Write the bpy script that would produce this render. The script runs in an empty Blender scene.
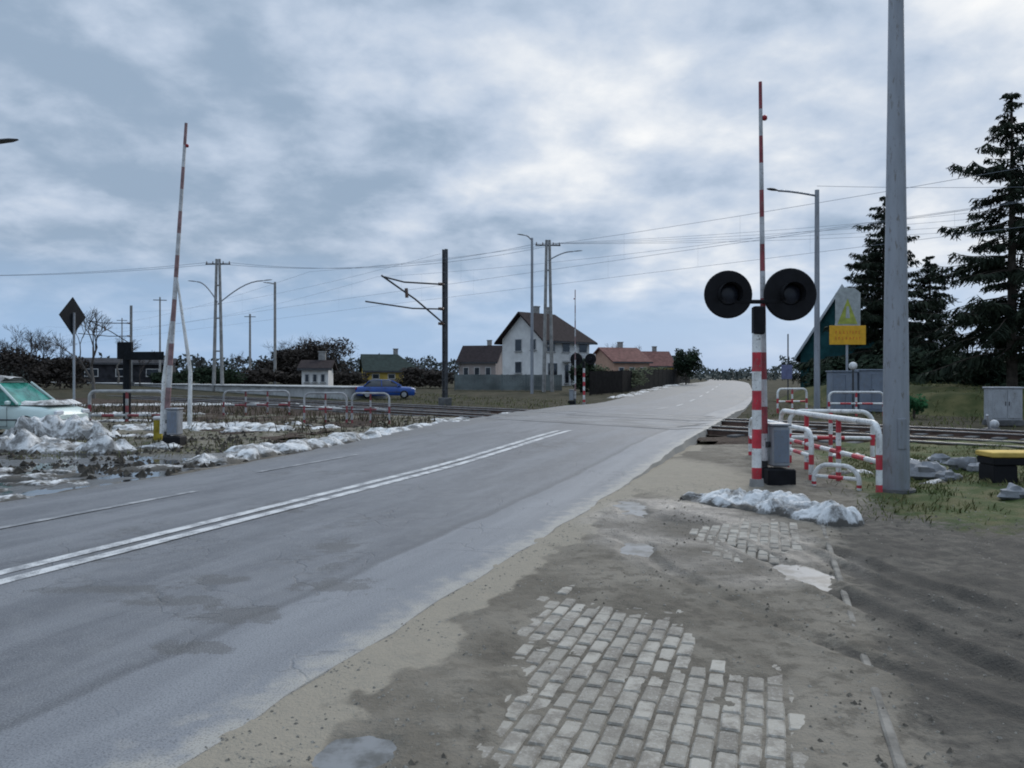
import bpy, math, random
from mathutils import Vector, Matrix, noise

random.seed(7)
S = bpy.context.scene
C = S.collection
F, HY, CAMZ = 780.0, 378.0, 1.65
PI = math.pi

# ------------------------------------------------------------------ terrain
def sst(a, b, x):
    t = max(0.0, min(1.0, (x - a) / (b - a)))
    return t * t * (3 - 2 * t)

def H(y):                                   # the ground climbs gently past the railway
    return 0.9 * sst(45, 110, y)

def at(px, py):                             # where the ground stands under a spot of the photograph
    lo, hi = 1.0, 2500.0
    for _ in range(60):
        m = (lo + hi) / 2
        if HY + F * (CAMZ - H(m)) / m > py: lo = m
        else: hi = m
    return Vector(((px - 512) / F * lo, lo, H(lo)))

def pt(px, Y, dz=0.0):
    return Vector(((px - 512) / F * Y, Y, H(Y) + dz))

def hz(py, Y):                              # absolute height seen at row py at distance Y
    return CAMZ + (HY - py) * Y / F

TD = Vector((-0.674, 0.739, 0))             # along the railway
TN = Vector((0.739, 0.674, 0))              # across it
def tr(n, s, z=0.0):
    v = TN * n + TD * s
    return Vector((v.x, v.y, z))
def nn(x, y): return x * 0.739 + y * 0.674

def fb(x, y, z=0.0, o=4): return noise.fractal(Vector((x, y, z)), 1.0, 2.0, o)

def interp(tab, y):
    if y <= tab[0][0]:
        (a, b), (c, d) = tab[0], tab[1]
    elif y >= tab[-1][0]:
        (a, b), (c, d) = tab[-2], tab[-1]
    else:
        for i in range(len(tab) - 1):
            if tab[i][0] <= y <= tab[i + 1][0]:
                (a, b), (c, d) = tab[i], tab[i + 1]; break
    return b + (d - b) * (y - a) / (c - a)

RT = [(-4, -4.06), (29, 7.98), (40, 11.9), (58, 17.9), (80, 24.6), (110, 33.3), (150, 44.5), (220, 63), (420, 112)]
LT = [(-4, -11.9), (10, -6.75), (15, -5.1), (20, -3.9), (25, -2.75), (40, 2.3), (60, 8.6), (80, 15.2), (110, 25.4), (150, 37), (220, 55.5), (420, 104.5)]
def RE(y): return (interp(RT, y - 2) + interp(RT, y) + interp(RT, y + 2)) / 3
def LE(y): return (interp(LT, y - 2) + interp(LT, y) + interp(LT, y + 2)) / 3
def bump(x, y):
    n = nn(x, y)
    return 0.157 * sst(8, 16, n) * (1 - sst(29, 38, n))
def road_z(x, y): return H(y) + 0.022 + bump(x, y)

# ------------------------------------------------------------------ materials
def nd(nt, typ, **kw):
    n = nt.nodes.new(typ)
    for k, v in kw.items():
        if k in n.inputs.keys() if isinstance(k, str) else False: pass
        setattr(n, k, v)
    return n
def lk(nt, a, b): nt.links.new(a, b)
def setin(nt, sock, v):
    if isinstance(v, bpy.types.NodeSocket): nt.links.new(v, sock)
    else: sock.default_value = v
def mth(nt, op, a, b=0.0, c=0.0, clamp=False):
    n = nt.nodes.new('ShaderNodeMath'); n.operation = op; n.use_clamp = clamp
    setin(nt, n.inputs[0], a); setin(nt, n.inputs[1], b); setin(nt, n.inputs[2], c)
    return n.outputs[0]
def mix(nt, f, a, b, mode='MIX'):
    n = nt.nodes.new('ShaderNodeMix'); n.data_type = 'RGBA'; n.blend_type = mode
    setin(nt, n.inputs[0], f)
    for s, v in ((n.inputs[6], a), (n.inputs[7], b)):
        setin(nt, s, v if isinstance(v, bpy.types.NodeSocket) else (v[0], v[1], v[2], 1))
    return n.outputs[2]
def step(nt, v, a, b):                      # smooth 0..1 from a to b
    n = nt.nodes.new('ShaderNodeMapRange'); n.interpolation_type = 'SMOOTHSTEP'
    setin(nt, n.inputs['Value'], v); n.inputs['From Min'].default_value = a; n.inputs['From Max'].default_value = b
    return n.outputs['Result']
def noi(nt, vec, scale, detail=5, rough=0.55, dist=0.0):
    n = nt.nodes.new('ShaderNodeTexNoise'); n.inputs['Scale'].default_value = scale
    n.inputs['Detail'].default_value = detail; n.inputs['Roughness'].default_value = rough
    n.inputs['Distortion'].default_value = dist
    if vec is not None: nt.links.new(vec, n.inputs['Vector'])
    return n.outputs['Fac']
def scl(nt, vec, x, y, z):
    n = nt.nodes.new('ShaderNodeVectorMath'); n.operation = 'MULTIPLY'
    nt.links.new(vec, n.inputs[0]); n.inputs[1].default_value = (x, y, z)
    return n.outputs[0]
def new_mat(name):
    m = bpy.data.materials.new(name); m.use_nodes = True
    nt = m.node_tree; b = nt.nodes['Principled BSDF']
    return m, nt, b
def obc(nt):
    return nt.nodes.new('ShaderNodeTexCoord').outputs['Object']

def M(name, col, rough=0.8, var=0.3, scale=3.0, bmp=0.0, bscale=None, metal=0.0, col2=None, stretch=None, spec=None, emit=None):
    m, nt, b = new_mat(name)
    oc = obc(nt)
    oi = nt.nodes.new('ShaderNodeObjectInfo')
    add = nt.nodes.new('ShaderNodeVectorMath'); add.operation = 'ADD'
    mul = nt.nodes.new('ShaderNodeVectorMath'); mul.operation = 'SCALE'
    mul.inputs[0].default_value = (17, 29, 41); lk(nt, oi.outputs['Random'], mul.inputs['Scale'])
    lk(nt, oc, add.inputs[0]); lk(nt, mul.outputs[0], add.inputs[1])
    v = add.outputs[0]
    if stretch: v = scl(nt, v, *stretch)
    f = noi(nt, v, scale, 6, 0.6)
    f = step(nt, f, 0.3, 0.7)
    if col2 is None:
        c1 = [x * (1 - var) for x in col]; c2 = [x * (1 + var) for x in col]
    else: c1, c2 = col, col2
    lk(nt, mix(nt, f, c1, c2), b.inputs['Base Color'])
    if name in ('red_paint', 'white_paint', 'weathered_red_paint', 'weathered_white_paint', 'faded_red_paint', 'dull_white_paint', 'galvanised_steel', 'blue_grey_cabinet', 'white_cabinet'):
        c0_ = b.inputs['Base Color'].links[0].from_socket
        ch = mth(nt, 'MULTIPLY', step(nt, noi(nt, v, 22, 6, 0.7), 0.56, 0.66), 0.75)
        st_ = mth(nt, 'MULTIPLY', step(nt, noi(nt, scl(nt, v, 1, 1, .25), 9, 6, 0.7), 0.48, 0.72), 0.45)
        kk = (0.05, 0.05, 0.05) if name == 'black_paint' else (0.16, 0.145, 0.125)
        lk(nt, mix(nt, mth(nt, 'ADD', ch, st_, clamp=True), c0_, kk), b.inputs['Base Color'])
    b.inputs['Roughness'].default_value = rough; b.inputs['Metallic'].default_value = metal
    if spec is None and rough >= .8: spec = .15
    if spec is not None: b.inputs['Specular IOR Level'].default_value = spec
    if bmp:
        bn = nt.nodes.new('ShaderNodeBump'); bn.inputs['Strength'].default_value = bmp; bn.inputs['Distance'].default_value = 0.02
        lk(nt, noi(nt, v, bscale or scale * 6, 5, 0.6), bn.inputs['Height']); lk(nt, bn.outputs[0], b.inputs['Normal'])
    return m

red = M('red_paint', (0.50, 0.028, 0.045), 0.5, 0.22, 6)
white = M('white_paint', (0.72, 0.72, 0.70), 0.5, 0.14, 6, col2=None)
rail_grey = M('weathered_rail_paint', (0.36, 0.36, 0.36), 0.6, 0.3, 4)
boomred = M('weathered_red_paint', (0.24, 0.035, 0.045), 0.55, 0.35, 3)
boomwhite = M('weathered_white_paint', (0.46, 0.46, 0.47), 0.55, 0.25, 3)
darkred = M('faded_red_paint', (0.24, 0.14, 0.14), 0.6, 0.35, 6)
dullwhite = M('dull_white_paint', (0.50, 0.50, 0.50), 0.55, 0.25, 5)
black = M('black_paint', (0.010, 0.010, 0.012), 0.7, 0.3, 5, spec=0.2)
lensm = M('dark_lens', (0.018, 0.020, 0.028), 0.3, 0.2, 5, spec=0.3)
steel = M('galvanised_steel', (0.27, 0.285, 0.31), 0.5, 0.2, 2.5, stretch=(1, 1, 0.25), metal=0.2)
dsteel = M('dark_steel', (0.06, 0.062, 0.068), 0.6, 0.35, 5, metal=0.2)
rust = M('rusty_rail_steel', (0.10, 0.06, 0.045), 0.7, 0.4, 4, metal=0.2)
railtop = M('worn_rail_top', (0.34, 0.33, 0.32), 0.35, 0.2, 4, metal=0.7)
conc = M('concrete', (0.28, 0.275, 0.265), 0.9, 0.25, 2.5, 0.3)
pconc = M('pale_concrete', (0.42, 0.42, 0.41), 0.9, 0.22, 1.2, 0.3)
dconc = M('dark_concrete', (0.12, 0.12, 0.12), 0.9, 0.3, 3, 0.4)
stone = M('grey_stone', (0.22, 0.225, 0.235), 0.9, 0.35, 3, 0.6)
cabg = M('blue_grey_cabinet', (0.17, 0.20, 0.25), 0.6, 0.15, 2)
cabw = M('white_cabinet', (0.36, 0.37, 0.385), 0.6, 0.12, 2)
yel = M('yellow_sign', (0.72, 0.37, 0.012), 0.55, 0.12, 4)
ygrn = M('yellow_green_sign', (0.34, 0.37, 0.06), 0.55, 0.2, 4)
org = M('orange_lettering', (0.62, 0.15, 0.01), 0.55, 0.15, 6)
greyb = M('grey_sign_board', (0.36, 0.38, 0.37), 0.6, 0.2, 4)
signb = M('dark_sign_back', (0.010, 0.012, 0.015), 0.8, 0.3, 4)
blues = M('blue_violet_sign', (0.16, 0.17, 0.30), 0.6, 0.2, 4)
yplank = M('faded_yellow_board', (0.55, 0.38, 0.10), 0.8, 0.25, 3)
wall_w = M('pale_render', (0.70, 0.69, 0.67), 0.9, 0.12, 0.8)
wall_g = M('grey_render', (0.40, 0.41, 0.43), 0.9, 0.15, 0.8)
wall_y = M('yellow_render', (0.50, 0.36, 0.09), 0.9, 0.2, 0.8)
wall_o = M('orange_render', (0.46, 0.29, 0.215), 0.9, 0.15, 0.6)
wall_k = M('pink_render', (0.36, 0.31, 0.29), 0.9, 0.15, 0.6)
wall_d = M('dark_boarding', (0.03, 0.03, 0.034), 0.85, 0.4, 1.5)
wall_t = M('teal_boarding', (0.018, 0.075, 0.08), 0.8, 0.3, 1.5)
roof_d = M('dark_brown_tiles', (0.030, 0.022, 0.023), 0.9, 0.35, 3, 0.4, spec=0.15)
roof_r = M('red_tiles', (0.155, 0.072, 0.062), 0.9, 0.3, 2, 0.4, spec=0.2)
roof_g = M('dark_green_tiles', (0.022, 0.036, 0.032), 0.8, 0.3, 2, 0.3)
glass = M('window_glass', (0.02, 0.024, 0.03), 0.12, 0.3, 2)
wood_d = M('dark_fence_boards', (0.012, 0.011, 0.011), 0.95, 0.45, 3)
hedge_m = M('pale_hedge_leaves', (0.14, 0.15, 0.09), 0.9, 0.35, 2)
tyre = M('tyre_rubber', (0.014, 0.014, 0.014), 0.85, 0.3, 8)
rimm = M('wheel_rim', (0.35, 0.36, 0.37), 0.4, 0.2, 8, metal=0.6)
lamp_l = M('headlight_glass', (0.55, 0.57, 0.6), 0.15, 0.15, 8)
lamp_r = M('tail_light_glass', (0.30, 0.012, 0.02), 0.25, 0.2, 8)
bark = M('bark', (0.07, 0.058, 0.048), 0.95, 0.35, 4, 0.5)
twig = M('bare_twigs', (0.065, 0.056, 0.052), 0.95, 0.3, 2)
brush = M('brown_brush', (0.030, 0.025, 0.022), 0.95, 0.3, 1.2, col2=(0.075, 0.062, 0.052))
twig_w = M('pale_bare_twigs', (0.12, 0.11, 0.10), 0.95, 0.3, 2)
needle = M('spruce_needles', (0.010, 0.016, 0.011), 0.85, 0.5, 1.1, col2=(0.032, 0.042, 0.025))
needle2 = M('evergreen_leaves', (0.010, 0.020, 0.012), 0.85, 0.5, 1.3, col2=(0.030, 0.046, 0.024))
farleaf = M('far_woodland', (0.035, 0.045, 0.04), 0.95, 0.4, 0.2, col2=(0.075, 0.082, 0.075))
grassm = M('grass_blades', (0.06, 0.085, 0.025), 0.9, 0.4, 0.8, col2=(0.20, 0.18, 0.085))
wire_m = M('wire', (0.17, 0.19, 0.22), 0.6, 0.1, 1)
porc = M('insulator', (0.12, 0.07, 0.05), 0.3, 0.2, 5)
snow_m, nt, b = new_mat('old_snow')
oc = obc(nt)
d = step(nt, noi(nt, oc, 2.1, 8, 0.72, 0.5), 0.42, 0.58)
d2 = step(nt, noi(nt, oc, 14, 5, 0.7), 0.50, 0.75)
th = nt.nodes.new('ShaderNodeAttribute'); th.attribute_name = 'thin'
d = mth(nt, 'ADD', d, mth(nt, 'MULTIPLY', step(nt, mth(nt, 'ADD', th.outputs['Fac'], mth(nt, 'MULTIPLY_ADD', noi(nt, oc, 5, 6, 0.7), 2.2, -1.1)), 0.35, 0.85), 1.0))
lk(nt, mix(nt, mth(nt, 'ADD', mth(nt, 'MULTIPLY', d, 0.80), mth(nt, 'MULTIPLY', d2, 0.30), clamp=True), (0.70, 0.70, 0.69), (0.085, 0.078, 0.068)), b.inputs['Base Color'])
b.inputs['Roughness'].default_value = 0.75; b.inputs['Specular IOR Level'].default_value = 0.2
bn = nt.nodes.new('ShaderNodeBump'); bn.inputs['Strength'].default_value = 0.5; bn.inputs['Distance'].default_value = 0.03
lk(nt, noi(nt, oc, 22, 5, 0.65), bn.inputs['Height']); lk(nt, bn.outputs[0], b.inputs['Normal'])

def attr(nt, name):
    n = nt.nodes.new('ShaderNodeAttribute'); n.attribute_name = name
    return n.outputs['Fac']

# mud and verge: grass / sand / wet are ground types given per vertex
mud_m, nt, b = new_mat('mud')
oc = obc(nt)
n1 = noi(nt, oc, 0.9, 8, 0.62, 0.4); n2 = noi(nt, oc, 7, 7, 0.65); n3 = noi(nt, oc, 60, 4, 0.6)
base = mix(nt, step(nt, n1, 0.35, 0.66), (0.132, 0.115, 0.091), (0.235, 0.208, 0.168))
base = mix(nt, mth(nt, 'MULTIPLY', step(nt, n2, 0.47, 0.62), 0.62), base, (0.092, 0.080, 0.064))
base = mix(nt, mth(nt, 'MULTIPLY', step(nt, n3, 0.55, 0.75), 0.35), base, (0.24, 0.22, 0.19))
gr = attr(nt, 'grass'); sa = attr(nt, 'sand'); we = attr(nt, 'wet'); dk = attr(nt, 'dark')
base = mix(nt, step(nt, mth(nt, 'ADD', sa, mth(nt, 'MULTIPLY_ADD', n2, 0.7, -0.35)), 0.35, 0.75), base, (0.30, 0.265, 0.210))
base = mix(nt, mth(nt, 'MULTIPLY', step(nt, mth(nt, 'ADD', dk, mth(nt, 'MULTIPLY_ADD', n2, 0.9, -0.45)), 0.3, 0.8), 0.75), base, (0.055, 0.051, 0.046))
gcol = mix(nt, step(nt, noi(nt, oc, 2.2, 6, 0.65), 0.38, 0.66), (0.042, 0.066, 0.018), (0.115, 0.105, 0.05))
base = mix(nt, step(nt, mth(nt, 'ADD', gr, mth(nt, 'MULTIPLY_ADD', n2, 1.1, -0.55)), 0.35, 0.7), base, gcol)
wf = step(nt, mth(nt, 'ADD', we, mth(nt, 'MULTIPLY_ADD', n1, 0.8, -0.4)), 0.3, 0.75)
base = mix(nt, mth(nt, 'MULTIPLY', wf, 0.45), base, (0.05, 0.047, 0.045))
lk(nt, base, b.inputs['Base Color'])
lk(nt, mth(nt, 'MULTIPLY_ADD', wf, -0.5, 0.85), b.inputs['Roughness'])
lk(nt, mth(nt, 'MULTIPLY_ADD', wf, 0.5, 0.12), b.inputs['Specular IOR Level'])
bn = nt.nodes.new('ShaderNodeBump'); bn.inputs['Strength'].default_value = 0.7; bn.inputs['Distance'].default_value = 0.015
lk(nt, mth(nt, 'ADD', n3, mth(nt, 'MULTIPLY', noi(nt, oc, 25, 5, 0.65), 1.5)), bn.inputs['Height']); lk(nt, bn.outputs[0], b.inputs['Normal'])

# open ground: winter grass, bare soil, scraps of old snow
ground_m, nt, b = new_mat('winter_ground')
oc = obc(nt)
n1 = noi(nt, oc, 0.12, 7, 0.6); n2 = noi(nt, oc, 0.9, 7, 0.66); n3 = noi(nt, oc, 6, 5, 0.6)
g = mix(nt, step(nt, n2, 0.36, 0.66), (0.028, 0.030, 0.016), (0.078, 0.066, 0.043))
g = mix(nt, mth(nt, 'MULTIPLY', step(nt, n3, 0.4, 0.7), 0.5), g, (0.035, 0.030, 0.024))
lk(nt, g, b.inputs['Base Color']); b.inputs['Roughness'].default_value = 0.95; b.inputs['Specular IOR Level'].default_value = 0.08
bn = nt.nodes.new('ShaderNodeBump'); bn.inputs['Strength'].default_value = 0.8; bn.inputs['Distance'].default_value = 0.06
lk(nt, n3, bn.inputs['Height']); lk(nt, bn.outputs[0], b.inputs['Normal'])

ballast_m, nt, b = new_mat('ballast')
oc = obc(nt)
vo = nt.nodes.new('ShaderNodeTexVoronoi'); vo.inputs['Scale'].default_value = 14; lk(nt, oc, vo.inputs['Vector'])
sp = nt.nodes.new('ShaderNodeSeparateColor'); lk(nt, vo.outputs['Color'], sp.inputs[0])
g = mix(nt, sp.outputs[0], (0.035, 0.025, 0.019), (0.115, 0.086, 0.068))
g = mix(nt, step(nt, noi(nt, oc, 0.7, 6), 0.4, 0.7), g, (0.05, 0.037, 0.030))
lk(nt, g, b.inputs['Base Color']); b.inputs['Roughness'].default_value = 0.95; b.inputs['Specular IOR Level'].default_value = 0.08
bn = nt.nodes.new('ShaderNodeBump'); bn.inputs['Strength'].default_value = 1; bn.inputs['Distance'].default_value = 0.04; bn.invert = True
lk(nt, vo.outputs['Distance'], bn.inputs['Height']); lk(nt, bn.outputs[0], b.inputs['Normal'])

# road
road_m, nt, b = new_mat('asphalt')
oc = obc(nt)
sp = nt.nodes.new('ShaderNodeSeparateXYZ'); lk(nt, oc, sp.inputs[0])
c = mth(nt, 'MULTIPLY_ADD', sp.outputs[1], -0.365, sp.outputs[0])
cv = nt.nodes.new('ShaderNodeCombineXYZ'); lk(nt, c, cv.inputs[0]); lk(nt, mth(nt, 'MULTIPLY', sp.outputs[1], 0.16), cv.inputs[1])
st = noi(nt, cv.outputs[0], 1.7, 7, 0.6, 0.3)
st2 = noi(nt, cv.outputs[0], 6.5, 5, 0.6, 0.2)
big = noi(nt, oc, 0.45, 6, 0.6, 0.6)
fine = noi(nt, oc, 90, 3, 0.6)
mid = noi(nt, oc, 5, 6, 0.65)
g = mix(nt, step(nt, st, 0.32, 0.68), (0.100, 0.103, 0.112), (0.180, 0.185, 0.196))
g = mix(nt, mth(nt, 'MULTIPLY', step(nt, st2, 0.45, 0.7), 0.4), g, (0.105, 0.108, 0.115))
g = mix(nt, mth(nt, 'MULTIPLY', step(nt, mid, 0.42, 0.7), 0.3), g, (0.215, 0.215, 0.215))
cw = mth(nt, 'MULTIPLY_ADD', noi(nt, scl(nt, oc, 0, 1, 0), 0.9, 3), 0.22, c)     # wavering joint of the repair strip
patch = step(nt, cw, -3.60, -3.52)
g = mix(nt, mth(nt, 'MULTIPLY', patch, 0.8), g, mix(nt, step(nt, noi(nt, cv.outputs[0], 2.6, 6, 0.6), 0.35, 0.7), (0.185, 0.191, 0.204), (0.245, 0.251, 0.263)))
joint = mth(nt, 'MULTIPLY', step(nt, cw, -3.72, -3.58), mth(nt, 'SUBTRACT', 1.0, step(nt, cw, -3.57, -3.50)))
g = mix(nt, mth(nt, 'MULTIPLY', joint, 0.55), g, (0.075, 0.077, 0.082))
# broken, patched asphalt along the strip's joint and in the wheel path
hole = mth(nt, 'MULTIPLY', step(nt, big, 0.56, 0.66), mth(nt, 'MULTIPLY', step(nt, mid, 0.42, 0.6), mth(nt, 'SUBTRACT', 1.0, patch)))
g = mix(nt, mth(nt, 'MULTIPLY', hole, 0.75), g, (0.075, 0.074, 0.072))
for (hx, hy, rx, ry) in ((-2.45, 5.68, .42, .16), (-1.86, 5.36, .34, .22), (-1.70, 7.55, .30, .28), (-2.4, 6.3, .30, .16), (-3.1, 6.0, .5, .13), (-1.35, 6.1, .35, .2), (-2.9, 9.8, .4, .5), (-1.9, 4.7, .30, .14)):
    vm = nt.nodes.new('ShaderNodeVectorMath'); vm.operation = 'SUBTRACT'; lk(nt, oc, vm.inputs[0]); vm.inputs[1].default_value = (hx, hy, 0)
    vl = nt.nodes.new('ShaderNodeVectorMath'); vl.operation = 'LENGTH'; lk(nt, scl(nt, vm.outputs[0], 1 / rx, 1 / ry, 0), vl.inputs[0])
    spot = step(nt, mth(nt, 'ADD', vl.outputs['Value'], mth(nt, 'ADD', mth(nt, 'MULTIPLY_ADD', mid, 3.6, -1.8), mth(nt, 'MULTIPLY_ADD', fine, 1.2, -.6))), 1.0, .70)
    g = mix(nt, mth(nt, 'MULTIPLY', spot, 0.55), g, (0.070, 0.066, 0.060))
vc = nt.nodes.new('ShaderNodeTexVoronoi'); vc.feature = 'DISTANCE_TO_EDGE'; vc.inputs['Scale'].default_value = 1.15
wv = nt.nodes.new('ShaderNodeVectorMath'); wv.operation = 'ADD'
nv = nt.nodes.new('ShaderNodeTexNoise'); nv.inputs['Scale'].default_value = 1.4; nv.inputs['Detail'].default_value = 5; lk(nt, oc, nv.inputs['Vector'])
lk(nt, oc, wv.inputs[0]); lk(nt, nv.outputs['Color'], wv.inputs[1]); lk(nt, wv.outputs[0], vc.inputs['Vector'])
crack = mth(nt, 'MULTIPLY', mth(nt, 'SUBTRACT', 1.0, step(nt, vc.outputs['Distance'], 0.0, 0.022)), step(nt, big, 0.47, 0.6))
g = mix(nt, mth(nt, 'MULTIPLY', crack, 0.35), g, (0.055, 0.055, 0.056))
dust = step(nt, mth(nt, 'ADD', c, mth(nt, 'MULTIPLY_ADD', mid, 1.0, -0.5)), -2.95, -2.55)
g = mix(nt, mth(nt, 'MULTIPLY', dust, 0.85), g, (0.37, 0.345, 0.30))
ld = step(nt, mth(nt, 'ADD', c, mth(nt, 'MULTIPLY_ADD', mid, 1.2, -0.6)), -9.9, -10.6)
g = mix(nt, mth(nt, 'MULTIPLY', ld, 0.5), g, (0.12, 0.115, 0.105))
g = mix(nt, mth(nt, 'MULTIPLY', step(nt, fine, 0.50, 0.66), 0.42), g, (0.28, 0.28, 0.28))
g = mix(nt, mth(nt, 'MULTIPLY', step(nt, fine, 0.49, 0.36), 0.5), g, (0.06, 0.06, 0.064))
lk(nt, g, b.inputs['Base Color'])
lk(nt, mth(nt, 'MULTIPLY_ADD', st, 0.3, 0.5), b.inputs['Roughness']); b.inputs['Specular IOR Level'].default_value = 0.35
bn = nt.nodes.new('ShaderNodeBump'); bn.inputs['Strength'].default_value = 0.5; bn.inputs['Distance'].default_value = 0.008
lk(nt, mth(nt, 'SUBTRACT', fine, mth(nt, 'ADD', mth(nt, 'MULTIPLY', hole, 2.0), mth(nt, 'MULTIPLY', crack, 1.5))), bn.inputs['Height']); lk(nt, bn.outputs[0], b.inputs['Normal'])

line_m, nt, b = new_mat('worn_line_paint')
oc = obc(nt)
w = step(nt, mth(nt, 'ADD', noi(nt, oc, 4, 7, 0.7), mth(nt, 'MULTIPLY_ADD', noi(nt, oc, 70, 3), 0.5, -0.25)), 0.42, 0.62)
lk(nt, mix(nt, mth(nt, 'MULTIPLY', w, 0.85), (0.56, 0.56, 0.55), (0.17, 0.172, 0.18)), b.inputs['Base Color']); b.inputs['Roughness'].default_value = 0.65
fline_m, nt, b = new_mat('nearly_worn_away_paint')
oc = obc(nt)
w = step(nt, noi(nt, oc, 3, 7, 0.7), 0.36, 0.60)
lk(nt, mix(nt, w, (0.36, 0.36, 0.36), (0.165, 0.168, 0.175)), b.inputs['Base Color']); b.inputs['Roughness'].default_value = 0.65

paver_m, nt, b = new_mat('paver_concrete')
oc = obc(nt)
ra = attr(nt, 'tone')
g = mix(nt, ra, (0.225, 0.203, 0.168), (0.385, 0.352, 0.298))
g = mix(nt, mth(nt, 'MULTIPLY', step(nt, noi(nt, oc, 4.5, 8, 0.75), 0.44, 0.60), 0.75), g, (0.15, 0.13, 0.105))
g = mix(nt, mth(nt, 'MULTIPLY', step(nt, noi(nt, oc, 70, 4, 0.6), 0.52, 0.7), 0.4), g, (0.48, 0.46, 0.43))
lk(nt, g, b.inputs['Base Color']); b.inputs['Roughness'].default_value = 0.85
bn = nt.nodes.new('ShaderNodeBump'); bn.inputs['Strength'].default_value = 0.5; bn.inputs['Distance'].default_value = 0.006
lk(nt, noi(nt, oc, 60, 5, 0.65), bn.inputs['Height']); lk(nt, bn.outputs[0], b.inputs['Normal'])

ice_m, nt, b = new_mat('icy_puddle')
oc = obc(nt)
lk(nt, mix(nt, step(nt, noi(nt, oc, 5, 6, 0.65), 0.40, 0.64), (0.21, 0.212, 0.212), (0.10, 0.098, 0.09)), b.inputs['Base Color'])
b.inputs['Roughness'].default_value = 0.4; b.inputs['Specular IOR Level'].default_value = 0.2
water_m, nt, b = new_mat('puddle_water')
oc = obc(nt)
lk(nt, mix(nt, step(nt, noi(nt, oc, 0.9, 5), 0.4, 0.6), (0.03, 0.03, 0.03), (0.055, 0.053, 0.05)), b.inputs['Base Color'])
b.inputs['Roughness'].default_value = 0.06
bn = nt.nodes.new('ShaderNodeBump'); bn.inputs['Strength'].default_value = 0.05; bn.inputs['Distance'].default_value = 0.02
lk(nt, noi(nt, oc, 6, 3), bn.inputs['Height']); lk(nt, bn.outputs[0], b.inputs['Normal'])

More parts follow.
